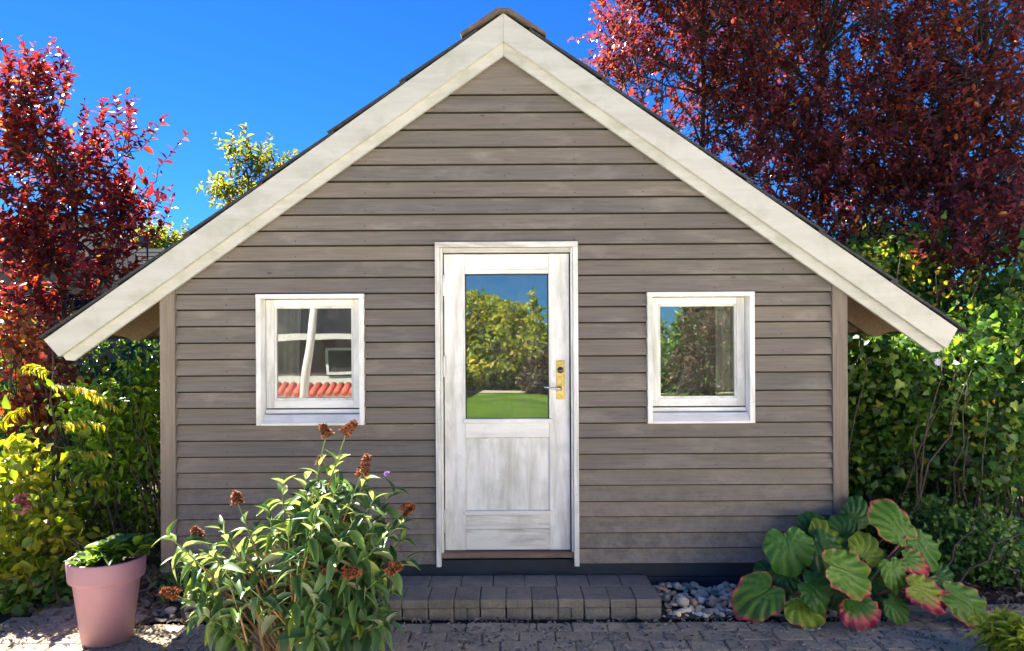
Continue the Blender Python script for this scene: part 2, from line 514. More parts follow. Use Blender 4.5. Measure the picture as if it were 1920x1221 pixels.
M['lf_box'] = leaf_mat('small_shrub_leaf', [(0, (0.06, 0.15, 0.03, 1)), (0.6, (0.14, 0.28, 0.045, 1)), (1, (0.24, 0.38, 0.06, 1))], 0.3, 0.35, (1.5, 1.5, 0.5))
M['lf_dark'] = leaf_mat('dark_hedge_leaf', [(0, (0.025, 0.065, 0.014, 1)), (0.6, (0.06, 0.13, 0.02, 1)), (1, (0.14, 0.24, 0.03, 1))], 0.35, 0.3, (1.7, 1.8, 0.5), spec=0.7)
M['lf_yellow'] = leaf_mat('yellow_green_leaf', [(0, (0.10, 0.18, 0.02, 1)), (0.45, (0.24, 0.33, 0.03, 1)), (0.8, (0.44, 0.46, 0.04, 1)), (1, (0.58, 0.48, 0.06, 1))], 0.5, 0.4, (1.7, 1.5, 0.4))
M['lf_lush'] = leaf_mat('lush_green_leaf', [(0, (0.09, 0.22, 0.02, 1)), (0.5, (0.22, 0.42, 0.03, 1)), (1, (0.46, 0.58, 0.05, 1))], 0.45, 0.33, (1.5, 1.4, 0.5), spec=0.6)
M['lf_sumac_fleck'] = leaf_mat('sumac_and_sun_fleck_leaf', [(0, (0.22, 0.30, 0.02, 1)), (0.6, (0.38, 0.40, 0.03, 1)), (1, (0.46, 0.30, 0.04, 1))], 0.5, 0.45, (1.6, 1.4, 0.5))
M['lf_autumn'] = leaf_mat('autumn_vine_leaf', [(0, (0.10, 0.02, 0.02, 1)), (0.45, (0.24, 0.04, 0.02, 1)), (0.8, (0.32, 0.12, 0.02, 1)), (1, (0.42, 0.34, 0.04, 1))], 0.5, 0.45, (1.6, 1.1, 0.6))
M['lf_bud'] = leaf_mat('long_shrub_leaf', [(0, (0.045, 0.11, 0.04, 1)), (0.5, (0.08, 0.17, 0.05, 1)), (0.86, (0.13, 0.24, 0.055, 1)), (0.95, (0.26, 0.34, 0.06, 1)), (1, (0.30, 0.34, 0.05, 1))], 0.30, 0.42, (1.5, 1.5, 0.5), under=(0.26, 0.31, 0.20, 1))
M['lf_pot'] = leaf_mat('pot_plant_leaf', [(0, (0.05, 0.12, 0.02, 1)), (0.6, (0.10, 0.20, 0.03, 1)), (1, (0.19, 0.30, 0.04, 1))], 0.4, 0.42, (1.5, 1.4, 0.5))
M['lf_pale'] = leaf_mat('pale_yellow_green_leaf', [(0, (0.12, 0.15, 0.015, 1)), (0.6, (0.24, 0.25, 0.02, 1)), (1, (0.34, 0.30, 0.03, 1))], 0.5, 0.45, (1.3, 1.3, 0.6))
M['lf_lily'] = leaf_mat('variegated_leaf', [(0, (0.20, 0.32, 0.05, 1)), (0.5, (0.42, 0.50, 0.06, 1)), (1, (0.75, 0.68, 0.10, 1))], 0.4, 0.42, (1.3, 1.3, 0.5))
M['lf_brown'] = leaf_mat('brown_reflected_leaf', [(0, (0.03, 0.045, 0.012, 1)), (0.5, (0.06, 0.055, 0.02, 1)), (1, (0.14, 0.06, 0.03, 1))], 0.3, 0.5, (1.2, 1.0, 0.6))
M['lf_dry'] = leaf_mat('fallen_leaf', [(0, (0.10, 0.06, 0.04, 1)), (0.5, (0.24, 0.15, 0.09, 1)), (1, (0.36, 0.27, 0.19, 1))], 0.15, 0.7, (1.1, 1.0, 0.8))
M['petal'] = leaf_mat('dried_petal', [(0, (0.14, 0.125, 0.11, 1)), (0.5, (0.42, 0.38, 0.33, 1)), (1, (0.62, 0.57, 0.50, 1))], 0.1, 0.8, (1, 1, 1))
M['bloom'] = leaf_mat('dried_orange_floret', [(0, (0.10, 0.04, 0.025, 1)), (0.5, (0.27, 0.10, 0.045, 1)), (1, (0.46, 0.19, 0.08, 1))], 0.25, 0.7, (1.3, 1.0, 0.8))
M['pink_petal'] = leaf_mat('faded_pink_petal', [(0, (0.45, 0.14, 0.16, 1)), (1, (0.60, 0.28, 0.28, 1))], 0.4, 0.5, (1.2, 1, 1))
M['violet_petal'] = leaf_mat('violet_petal', [(0, (0.28, 0.16, 0.45, 1)), (1, (0.40, 0.25, 0.6, 1))], 0.3, 0.5, (1, 1, 1))
M['white_petal'] = leaf_mat('pale_lilac_petal', [(0, (0.75, 0.75, 0.9, 1)), (1, (0.85, 0.85, 0.95, 1))], 0.4, 0.5, (1, 1, 1))

# ------------------------------------------------------------------ leaf templates (base at origin, +Y along, X wide 1, Z up)
def halfleaf(prof, fold=0.12, bend=0.15, wave=0.0):
    """prof: list of (y, halfwidth). Returns verts, tris for a folded curved leaf."""
    V = []; T = []
    mid = []; L = []; Rr = []
    for y, w in prof:
        z = -bend * y * y
        mid.append(len(V)); V.append((0, y, z))
        if w > 0:
            zz = z + fold * w * 2 + wave * math.sin(y * 19)
            L.append(len(V)); V.append((-w, y, zz))
            Rr.append(len(V)); V.append((w, y, zz))
        else:
            L.append(mid[-1]); Rr.append(mid[-1])
    for i in range(len(prof) - 1):
        for S, sgn in ((L, 1), (Rr, -1)):
            q = [mid[i], mid[i + 1], S[i + 1], S[i]]
            for t in ((q[0], q[1], q[2]), (q[0], q[2], q[3])):
                if len(set(t)) == 3: T.append(t if sgn > 0 else t[::-1])
    return np.array(V, float), np.array(T, int)


OVATE = [halfleaf([(0, 0), (0.3, 0.42), (0.62, 0.40), (1, 0)], f, b) for f, b in ((0.15, 0.1), (0.3, 0.3), (0.05, 0.45))]
ROUND = [halfleaf([(0, 0), (0.18, 0.42), (0.55, 0.5), (0.85, 0.3), (1, 0)], f, b) for f, b in ((0.1, 0.15), (0.25, 0.3))]
LANCE = [halfleaf([(0, 0), (0.12, 0.22), (0.3, 0.46), (0.5, 0.5), (0.72, 0.34), (0.88, 0.16), (1, 0)], f, b, w) for f, b, w in ((0.12, 0.15, 0.0), (0.2, 0.45, 0.008), (0.10, 0.75, 0.006), (0.28, 0.3, 0.01))]
SPOON = [halfleaf([(0, 0.05), (0.3, 0.14), (0.6, 0.42), (0.8, 0.5), (0.94, 0.3), (1, 0)], f, b) for f, b in ((0.15, 0.2), (0.25, 0.5))]
STRAP = [halfleaf([(0, 0.3), (0.3, 0.5), (0.6, 0.45), (0.85, 0.22), (1, 0)], 0.25, b) for b in (0.25, 0.6)]


def ivy_template(bend=0.2):
    out = [(0, 0), (-0.34, -0.06), (-0.52, 0.22), (-0.30, 0.42), (-0.26, 0.66), (0, 1.0), (0.26, 0.66), (0.30, 0.42), (0.52, 0.22), (0.34, -0.06)]
    V = [(x, y, -bend * y * y - 0.25 * x * x) for x, y in out] + [(0, 0.35, 0.02)]
    n = len(out)
    T = [(n, (i + 1) % n, i) for i in range(n)]
    return np.array(V, float), np.array(T, int)


IVY = [ivy_template(0.15), ivy_template(0.4)]


def frame_of(D, Nn):
    D = unit(D)
    Nn = Nn - (Nn * D).sum(-1, keepdims=True) * D
    Nn = unit(Nn)
    S = np.cross(D, Nn)
    return S, D, Nn


def bake(tmpls, P, D, Nn, L, Wd, pick=None):
    S, D, Nn = frame_of(D, Nn)
    if pick is None: pick = rng.integers(0, len(tmpls), len(P))
    Vs = []; Fs = []; base = 0
    for k, (tv, tt) in enumerate(tmpls):
        m = pick == k
        if not m.any(): continue
        p, s, d, n, l, w = P[m], S[m], D[m], Nn[m], L[m], Wd[m]
        v = (p[:, None] + s[:, None] * (tv[None, :, 0:1] * w[:, None, None]) + d[:, None] * (tv[None, :, 1:2] * l[:, None, None])
             + n[:, None] * (tv[None, :, 2:3] * l[:, None, None]))
        nf = len(p)
        f = tt[None] + (np.arange(nf) * len(tv))[:, None, None] + base
        Vs.append(v.reshape(-1, 3)); Fs.append(f.reshape(-1, 3)); base += nf * len(tv)
    return np.concatenate(Vs), np.concatenate(Fs)


def visible_score(P, L):
    d = P[:, 1] + CAMD
    dd = np.maximum(d, 0.3)
    x = P[:, 0] / dd * FPX + CX; y = HY - (P[:, 2] - EYE) / dd * FPX
    ok = (d > 0.5) & (x > 5) & (x < 1915) & (y > 5) & (y < 1216)
    return np.where(ok, L / dd, 0) * (0.9 + 0.2 * rng.random(len(P)))


_leafmesh = {}
def leaves(root, mat, tmpls, P, D, Nn, L, Wd, singles=300, name='leaf', mass='foliage', minpx=9):
    """the leaves of a plant: the ones showing largest are parts, the rest one mass"""
    P = np.asarray(P, float); L = np.asarray(L, float); Wd = np.asarray(Wd, float)
    pick = rng.integers(0, len(tmpls), len(P))
    sc = visible_score(P, L)
    order = np.argsort(-sc)
    sel = order[:singles]
    sel = sel[sc[sel] * FPX > minpx]
    S, Du, Nu = frame_of(D, Nn)
    rl = Vector(root.location)
    for i in sel:
        key = (id(tmpls), int(pick[i]), mat.name)
        if key not in _leafmesh:
            tv, tt = tmpls[pick[i]]
            me = np_mesh(name, tv, tt, smooth=True); me.materials.append(mat)
            _leafmesh[key] = me
        o = bpy.data.objects.new(name, _leafmesh[key])
        COL.objects.link(o); o.parent = root
        a, b, c = S[i] * Wd[i], Du[i] * L[i], Nu[i] * L[i]
        p = P[i] - np.array(rl)
        o.matrix_local = Matrix(((a[0], b[0], c[0], p[0]), (a[1], b[1], c[1], p[1]), (a[2], b[2], c[2], p[2]), (0, 0, 0, 1)))
    keep = np.ones(len(P), bool); keep[sel] = False
    if keep.any():
        V, F = bake(tmpls, P[keep], D[keep], Nn[keep], L[keep], Wd[keep], pick[keep])
        o = link(mass, np_mesh(mass, V, F, smooth=True), mat, root)
        o['kind'] = 'stuff'


def tubes_np(paths, radii, sides=3):
    """paths (n,k,3), radii (n,k) -> quads"""
    n, k, _ = paths.shape
    t = np.gradient(paths, axis=1); t = unit(t)
    ref = np.array([0.31, 0.22, 0.93])
    a = unit(np.cross(t, ref)); b = np.cross(t, a)
    w = np.arange(sides) * 2 * math.pi / sides
    ring = paths[:, :, None] + radii[:, :, None, None] * (a[:, :, None] * np.cos(w)[None, None, :, None] + b[:, :, None] * np.sin(w)[None, None, :, None])
    V = ring.reshape(-1, 3)
    i = np.arange(n)[:, None, None] * k * sides; j = np.arange(k - 1)[None, :, None] * sides; s = np.arange(sides)[None, None, :]
    s2 = (s + 1) % sides
    F = np.stack([i + j + s, i + j + sides + s, i + j + sides + s2, i + j + s2], -1).reshape(-1, 4)
    return V, F


def shoots(P0, D0, length, nl, leaf_len, aspect, curl=0.25, spread=1.0, upn=0.7, lrand=0.42, k=5, droop=0.0):
    """leafy shoots: curved twigs with leaves spiralling up them. returns leaf arrays and twig paths"""
    n = len(P0); P0 = np.asarray(P0); D0 = unit(np.asarray(D0))
    length = np.broadcast_to(length, (n,)).astype(float)
    side = unit(rng.normal(size=(n, 3)))
    u = np.linspace(0, 1, k)[None, :, None]
    paths = P0[:, None] + D0[:, None] * u * length[:, None, None] + side[:, None] * (u ** 2) * (curl * length)[:, None, None]
    paths[:, :, 2] -= (u[:, :, 0] ** 2) * droop * length[:, None]
    t = (np.arange(nl) + 0.6) / nl
    idx = t * (k - 1); i0 = np.minimum(idx.astype(int), k - 2); fr = (idx - i0)[None, :, None]
    LP = paths[:, i0] * (1 - fr) + paths[:, i0 + 1] * fr
    T = unit(paths[:, i0 + 1] - paths[:, i0])
    ref = unit(rng.normal(size=(n, 1, 3)))
    A = unit(np.cross(T, ref)); B = np.cross(T, A)
    ang = (np.arange(nl) * 2.4)[None, :, None] + rng.uniform(0, 6.28, (n, 1, 1)) + rng.normal(0, .3, (n, nl, 1))
    Rad = A * np.cos(ang) + B * np.sin(ang)
    D = unit(T * (0.55 + 0.5 * t[None, :, None]) + Rad * spread + rng.normal(0, 0.18, (n, nl, 3)))
    Nn = np.array([0, 0, upn]) + T * 0.5 - Rad * 0.2 + rng.normal(0, 0.35, (n, nl, 3))
    L = leaf_len * (1 + rng.uniform(-lrand, lrand, (n, nl))) * (1.05 - 0.45 * t[None, :] ** 3)
    return LP.reshape(-1, 3), D.reshape(-1, 3), Nn.reshape(-1, 3), L.ravel(), (L * aspect).ravel(), paths


def in_blobs(n, blobs, seed=0, hollow=0.0, clump=0.0, cs=2.0):
    """random points in a union of ellipsoids (center, radii); hollow keeps points away from the middle"""
    vol = np.array([b[1][0] * b[1][1] * b[1][2] for b in blobs]) ** 0.8
    out = []; got = 0
    while got < n:
        which = rng.choice(len(blobs), n, p=vol / vol.sum())
        d = unit(rng.normal(size=(n, 3)))
        r = rng.random(n) ** (1 / 3) if hollow == 0 else hollow + (1 - hollow) * rng.random(n) ** 0.6
        c = np.array([b[0] for b in blobs])[which]; rad = np.array([b[1] for b in blobs])[which]
        p = c + d * r[:, None] * rad
        if clump > 0:
            p = p[sinnoise(p, cs, seed) > -1 + clump + rng.normal(0, 0.12, len(p))]
        out.append(p); got += len(p)
    return np.concatenate(out)[:n]


def limb(p0, p1, sag, n=6, wob=0.05):
    p0 = np.array(p0, float); p1 = np.array(p1, float)
    u = np.linspace(0, 1, n)[:, None]
    mid = (p0 + p1) / 2 + np.array([0, 0, sag])
    pts = (1 - u) ** 2 * p0 + 2 * u * (1 - u) * mid + u * u * p1
    pts[1:-1] += rng.normal(0, wob, (n - 2, 3))
    return pts


def tree(name, label, cat, base, blobs, n_shoot, shoot_len, nl, leaf_len, aspect, mat, tmpls, bark, trunks=None, trunk_r=0.06,
         n_limb=14, singles=300, group=None, clump=0.5, cs=2.0, outw=0.6, up=0.6, seed=1, twig_r=0.004, curl=0.25, hollow=0.0,
         droop=0.0, fork=0.35):
    root = empty(name, base, label, cat, group)
    P0 = in_blobs(n_shoot, blobs, seed, hollow, clump, cs)
    cen = np.mean([b[0] for b in blobs], axis=0)
    D0 = unit(P0 - cen) * outw + np.array([0, 0, up]) + rng.normal(0, 0.35, P0.shape)
    ll = shoot_len * rng.uniform(0.7, 1.3, len(P0))
    LP, D, Nn, L, Wd, paths = shoots(P0, D0, ll, nl, leaf_len, aspect, curl, droop=droop)
    leaves(root, mat, tmpls, LP, D, Nn, L, Wd, singles)
    # limbs
    trunks = trunks or [tuple(base)]
    allp = []; tr = MB(); br = MB()
    tops = in_blobs(n_limb, blobs, seed + 5)
    ntr = len(trunks)
    for i, tb in enumerate(trunks):
        tb = np.array(tb, float)
        near = cen if ntr == 1 else np.array(blobs[i % len(blobs)][0])
        topz = near + np.array([0, 0, 0.0])
        pts = limb(tb, topz, 0.0, 9, 0.03)
        tr.tube(pts, list(np.linspace(trunk_r, trunk_r * 0.4, 9)), 8)
        allp.append(pts)
    trp = np.concatenate(allp)
    for tpt in tops:
        cand = trp[trp[:, 2] < max(tpt[2] - 0.1, trp[:, 2].min() + 0.2)]
        if len(cand) == 0: cand = trp
        j = np.argmin(np.linalg.norm(cand - tpt, axis=1) + rng.random(len(cand)) * 0.4)
        pts = limb(cand[j], tpt, 0.12, 6, 0.03)
        br.tube(pts, list(np.linspace(trunk_r * fork, trunk_r * 0.1, 6)), 5)
        allp.append(pts)
    tr.build('trunk', bark, root)
    br.build('branches', bark, root)['kind'] = 'stuff'
    sk = np.concatenate(allp)
    # thin connecting twigs
    near = np.array([sk[np.argmin(((sk - p) ** 2).sum(1))] for p in P0])
    u = np.linspace(0, 1, 4)[None, :, None]
    con = near[:, None] * (1 - u) + P0[:, None] * u
    con[:, 1:3, 2] -= 0.03
    con[:, 1:3] += rng.normal(0, 0.03, (len(P0), 2, 3))
    V1, F1 = tubes_np(paths, np.broadcast_to(np.linspace(twig_r, twig_r * 0.3, paths.shape[1]), paths.shape[:2]))
    V2, F2 = tubes_np(con, np.broadcast_to(np.linspace(twig_r * 1.8, twig_r, 4), con.shape[:2]))
    link('twigs', np_mesh('twigs', np.concatenate([V1, V2]), np.concatenate([F1, F2 + len(V1)])), bark, root)['kind'] = 'stuff'
    return root

# ------------------------------------------------------------------ ground
def sheet(name, x0, x1, y0, y1, z, mat, kind='structure', nx=2, ny=2, amp=0.0, nscale=2.0, seed=3, parent=None):
    xs = np.linspace(x0, x1, nx); ys = np.linspace(y0, y1, ny)
    X, Y = np.meshgrid(xs, ys, indexing='ij')
    P = np.stack([X.ravel(), Y.ravel(), np.full(X.size, float(z))], -1)
    if amp: P[:, 2] += amp * sinnoise(P, nscale, seed) + amp * 0.5 * sinnoise(P, nscale * 4, seed + 1)
    i, j = np.meshgrid(np.arange(nx - 1), np.arange(ny - 1), indexing='ij')
    a = (i * ny + j).ravel()
    F = np.stack([a, a + ny, a + ny + 1, a + 1], -1)
    o = link(name, np_mesh(name, P, F, smooth=True), mat, parent)
    if kind: o['kind'] = kind
    return o


def grass_mat():
    m, ns, ls, b = nodes('lawn_grass')
    tc = ns.new('ShaderNodeTexCoord')
    n1 = noise(ns, ls, tc.outputs['Object'], 60, 6, 0.7)
    n2 = noise(ns, ls, tc.outputs['Object'], 0.8, 4, 0.6)
    r1 = ramp(ns, [(0.3, (0.055, 0.13, 0.012, 1)), (0.7, (0.16, 0.28, 0.03, 1))]); ls.new(n1, r1.inputs[0])
    r2 = ramp(ns, [(0.35, (0.5, 0.6, 0.5, 1)), (0.65, (1.2, 1.1, 0.9, 1))]); ls.new(n2, r2.inputs[0])
    c = mixc(ns, ls, 1.0, r1.outputs[0], r2.outputs[0], 'MULTIPLY')
    ls.new(c, b.inputs['Base Color']); b.inputs['Roughness'].default_value = 0.8
    b.inputs['Specular IOR Level'].default_value = 0.2
    bump(ns, ls, n1, 1.0, 0.03, b)
    return m


M['grass'] = grass_mat()
M['path'] = plain('pale_gravel_path', (0.42, 0.36, 0.28, 1), 0.9, var=0.25, scale=60, bmp=0.5)
M['lavender'] = plain('render', (0.62, 0.60, 0.56, 1), 0.8, var=0.06, scale=6)
sheet('ground', -300, 300, -300, 300, -0.06, M['grass'])
sheet('garden_soil', -9, 9, -0.5, 12, -0.03, M['soil'], nx=70, ny=60, amp=0.012, nscale=4)
sheet('lawn', -14, 16, -18.6, -10.6, -0.012, M['grass'])
M['slab'] = plain('pale_bounce_stone', (0.62, 0.57, 0.49, 1), 0.8, var=0.1, scale=8)
sheet('bounce_terrace', -14, 16, -10.6, -1.9, 0.004, M['slab'])  # unseen pale paving, added to bounce sunlight onto the shaded front
sheet('lawn_path', -14, 16, -19.6, -18.6, -0.008, M['path'])

# paving laid in running bond, the near rows as single pavers
patio = sheet('patio', -3.03, 6.0, -1.9, -0.02, -0.035, M['sand'])
sheet('side_paving_bed', -3.03, -2.36, -0.02, 0.62, -0.035, M['sand'])
PW, PL = 0.135, 0.205


def paver_mesh(seed):
    r = random.Random(seed)
    mb = MB(); g = 0.003
    mb.box(-PL / 2 + g, PL / 2 - g, -PW / 2 + g, PW / 2 - g, -0.05, 0.0, 0.006)
    me = mb.mesh('paver')
    for v in me.vertices:
        v.co.x += r.uniform(-.0015, .0015); v.co.y += r.uniform(-.0015, .0015); v.co.z += r.uniform(-.0015, .001)
    me.materials.append(M['paver'])
    return me


pmeshes = [paver_mesh(i) for i in range(6)]


def paver_ok(x, y):
    if y > 0.6 or x < -3.03 or x > 5.9: return False
    if -2.36 < x < 2.36 and y > -0.07: return False
    if x >= 2.3 and y > -0.28 - 0.06 * math.sin(x * 5): return False
    if x < -2.3 and y > -0.1: return x < -2.42 - 0.05 * math.sin(y * 9)
    if 0.87 < x < 2.3 and y > -0.53: return False      # pebble strip, right
    if -2.22 < x < -1.25 and y > -0.53: return False   # pebble strip, left
    if -1.25 <= x <= 0.89 and y > -0.50: return False  # under the step
    return True


rest_v = []; rest_f = []
npav = 0
for row in range(-5, 13):
    y = -0.09 - row * PW
    for k in range(-20, 34):
        x = k * PL + (row % 2) * PL / 2 + 0.03
        if not paver_ok(x, y): continue
        d = y + CAMD
        px = x / max(d, .1) * FPX + CX
        if y > -1.12 and -160 < px < 2080 and npav < 300:
            o = bpy.data.objects.new('paver', random.choice(pmeshes)); COL.objects.link(o)
            o.parent = patio
            o.location = (x, y, random.uniform(-0.003, 0.002)); o.rotation_euler = (random.gauss(0, .006), random.gauss(0, .006), random.gauss(0, .008))
            npav += 1
        else:
            me = pmeshes[(row + k) % 6]
            b0 = len(rest_v); dz = random.uniform(-.003, .002)
            rest_v += [(v.co.x + x, v.co.y + y, v.co.z + dz) for v in me.vertices]
            rest_f += [tuple(b0 + i for i in p.vertices) for p in me.polygons]
if rest_v:
    me = bpy.data.meshes.new('far_pavers'); me.from_pydata(rest_v, [], rest_f)
    link('far_pavers', me, M['paver'], patio)['kind'] = 'stuff'

# ------------------------------------------------------------------ the shed
shed = empty('garden_shed', (0, 0, 0), 'grey brown timber garden shed with steep gable, white door and two small white windows', 'shed')
DW = 4.905
X = lambda px, d=DW: (px - CX) / FPX * d
Z = lambda py, d=DW: EYE + (HY - py) / FPX * d
XR, ZR, SL = X(947, 4.83), Z(27, 4.83), 0.7025
ANG = math.atan(SL)
roof_z = lambda x: ZR - SL * abs(x - XR)

XP0, XP1, XP2, XP3 = X(302), X(330), X(1559), X(1587)
win = [dict(x0=479.3, x1=682.2), dict(x0=1214.2, x1=1415.5)]
WT, WBm = 549.2, 795.8
DC = 4.885                     # casing face depth
OP = []                        # openings (x0, x1, z0, z1) kept clear of boards
for w in win:
    OP.append((X(w['x0'] + 4, DC), X(w['x1'] - 4, DC), Z(WBm - 4, DC), Z(WT + 3, DC)))
OP.append((X(820, DC), X(1079, DC), 0.0, Z(456, DC)))
LEFT_L = [486, 517.4, 547.4, 577, 608, 639, 670, 700.5, 731, 761.4, 792, 823, 853, 882.5, 912, 941.5, 970, 1000.5, 1032, 1056.5]
RIGHT_L = [486, 515.5, 549, 574.5, 604.5, 635, 667, 699, 733, 763, 793, 820.5, 851, 879.5, 909.5, 940, 968.5, 999, 1028, 1056.5]
TOP_L = [100, 176, 209, 241, 274, 306.5, 337.5, 368.5, 399.5, 429.5, 457.5]


def cells(x0, x1, z0, z1, ops):
    """split a rectangle round openings, returns groups of touching cells"""
    xs = sorted({x0, x1} | {v for o in ops for v in (o[0], o[1]) if x0 < v < x1 and o[2] < z1 and o[3] > z0})
    zs = sorted({z0, z1} | {v for o in ops for v in (o[2], o[3]) if z0 < v < z1 and o[0] < x1 and o[1] > x0})
    cs = {}
    for i in range(len(xs) - 1):
        for j in range(len(zs) - 1):
            cx, cz = (xs[i] + xs[i + 1]) / 2, (zs[j] + zs[j + 1]) / 2
            if any(o[0] < cx < o[1] and o[2] < cz < o[3] for o in ops): continue
            cs[i, j] = (xs[i], xs[i + 1], zs[j], zs[j + 1])
    groups = []; left = set(cs)
    while left:
        st = [left.pop()]; g = [st[0]]
        while st:
            i, j = st.pop()
            for q in ((i + 1, j), (i - 1, j), (i, j + 1), (i, j - 1)):
                if q in left: left.remove(q); st.append(q); g.append(q)
        groups.append([cs[q] for q in g])
    return groups


def clip_roof(poly, off):
    """clip (x,z) polygon under the roof line"""
    for sg in (-1, 1):
        def inside(p): return p[1] <= ZR - off + SL * sg * (p[0] - XR) * -1 + 1e-9
        def fval(p): return p[1] - (ZR - off - SL * sg * (p[0] - XR))
        out = []
        for a, b in zip(poly, poly[1:] + poly[:1]):
            fa, fb = fval(a), fval(b)
            if fa <= 0: out.append(a)
            if (fa < 0 < fb) or (fb < 0 < fa):
                t = fa / (fa - fb)
                out.append((a[0] + (b[0] - a[0]) * t, a[1] + (b[1] - a[1]) * t))
        poly = out
        if len(poly) < 3: return []
    return poly


NAILS = []
def lap_board(x0, x1, zb, zt, ops):
    zlap = zt - 0.0105  # board cut short, so dark sheathing shows as the lap shadow line
    warp = random.uniform(-0.0015, 0.0015); tk = random.uniform(0.032, 0.038)
    yf = lambda z: -tk + (z - zb) / (zlap - zb) * (tk - 0.012) + warp
    for g in cells(x0, x1, zb, zlap, ops):
        mb = MB(); ok = False
        n = 1
        for (a, b, c, d) in g:
            poly = clip_roof([(a, c), (b, c), (b, d), (a, d)], 0.035)
            if not poly: continue
            ok = True
            mb.prism(poly, lambda x, z: (x, yf(z), z), lambda x, z: (x, min(yf(z) + 0.016, -0.0012), z))
        if ok:
            o = mb.build('board', M['board'], shed)
            xs = [v[0] for v in mb.v]; lo, hi = min(xs), max(xs)
            for i in range(-5, 6):
                nx = XR + i * 0.46 + random.gauss(0, .006)
                if lo + .03 < nx < hi - .03 and nx and zb + .03 < roof_z(nx) - .12 and not any(a < nx < b and c < zb + .026 < d for a, b, c, d in ops):
                    NAILS.append((nx, yf(zb + .024), zb + .024 + random.gauss(0, .002)))


e = 0.0015
for a, b in zip(TOP_L[:-1], TOP_L[1:]):
    lap_board(XP1, XP2, Z(b) + 0.0, Z(a), OP)
for Ls, xa, xb in ((LEFT_L, XP1, X(818, DC)), (RIGHT_L, X(1081, DC), XP2)):
    pr = 457.5
    for yb in Ls:
        lap_board(xa, xb, Z(yb), Z(pr), OP[:2])
        pr = yb
nb = MB()
for nx, ny, nz in NAILS:
    r_ = 0.0042
    vs_ = [(nx + r_ * math.cos(k * math.pi / 3), ny - .0008, nz + r_ * math.sin(k * math.pi / 3)) for k in range(6)]
    nb.add(vs_ + [(x, ny + .002, z) for x, _, z in vs_], [tuple(range(5, -1, -1))[::-1]] + [(k, (k + 1) % 6, (k + 1) % 6 + 6, k + 6) for k in range(6)])
nb.build('nail_heads', M['dark_metal'], shed)['kind'] = 'stuff'
# sheathing behind the boards, same openings; its dark colour stands in for shade under the laps
SHO = [(X(w['x0'] + 6, DC), X(w['x1'] - 6, DC), Z(788, DC), Z(WT + 5, DC)) for w in win] + [(X(829, DC), X(1070, DC), 0, Z(466, DC))]
mb = MB()
for g in cells(XP0 + .01, XP3 - .01, 0.19, ZR, SHO):
    for (a, b, c, d) in g:
        poly = clip_roof([(a, c), (b, c), (b, d), (a, d)], 0.045)
        if poly: mb.prism(poly, lambda x, z: (x, 0.0, z), lambda x, z: (x, 0.03, z))
mb.build('wall_sheathing', plain('lap_shade_sheathing', (0.03, 0.028, 0.026, 1), 0.9), shed)
# corner posts
for a, b in ((XP0, XP1 - .001), (XP2 + .001, XP3)):
    zt = [roof_z(a) - .04, roof_z(b) - .04]
    MB().prism([(a, 0.145), (b, 0.145), (b, zt[1]), (a, zt[0])], lambda x, z: (x, -0.042, z), lambda x, z: (x, -0.002, z)).build('corner_post', M['post'], shed)
DEPTH = 3.2
for sx, xa, xb in ((-1, XP0 + .004, XP0 + 0.09), (1, XP3 - 0.09, XP3 - .004)):
    zt = roof_z(xa if sx < 0 else xb) - 0.05
    MB().box(xa, xb, 0.031, DEPTH, 0.19, zt).build('side_wall', M['post'], shed)
mb = MB(); poly = clip_roof([(XP0 + .01, 0.19), (XP3 - .01, 0.19), (XP3 - .01, ZR), (XP0 + .01, ZR)], 0.045)
mb.prism(poly, lambda x, z: (x, DEPTH - .03, z), lambda x, z: (x, DEPTH + .02, z)).build('back_wall', M['post'], shed)
MB().box(XP0 + .1, XP3 - .1, 0.035, DEPTH - .04, 0.12, 0.165).build('floor_deck', M['inside'], shed)
# dark blue plinth of two planks
for za, zb, yy in ((-0.05, 0.085, 0.0), (0.0875, 0.205, -0.003)):
    MB().box(XP0 + .012, XP3 - .012, yy, 0.03, za, zb, 0.002).build('plinth_plank', M['navy'], shed)
for xa in (XP0 + .012, XP3 - .06):
    MB().box(xa, xa + .048, 0.0305, DEPTH, -0.05, 0.19).build('plinth_plank', M['navy'], shed)


def slope_pt(sg, s, n):
    return (XR + sg * (s * math.cos(ANG) + n * math.sin(ANG)), ZR - s * math.sin(ANG) + n * math.cos(ANG))


S_END = (X(1793, 4.83) - XR) / math.cos(ANG)
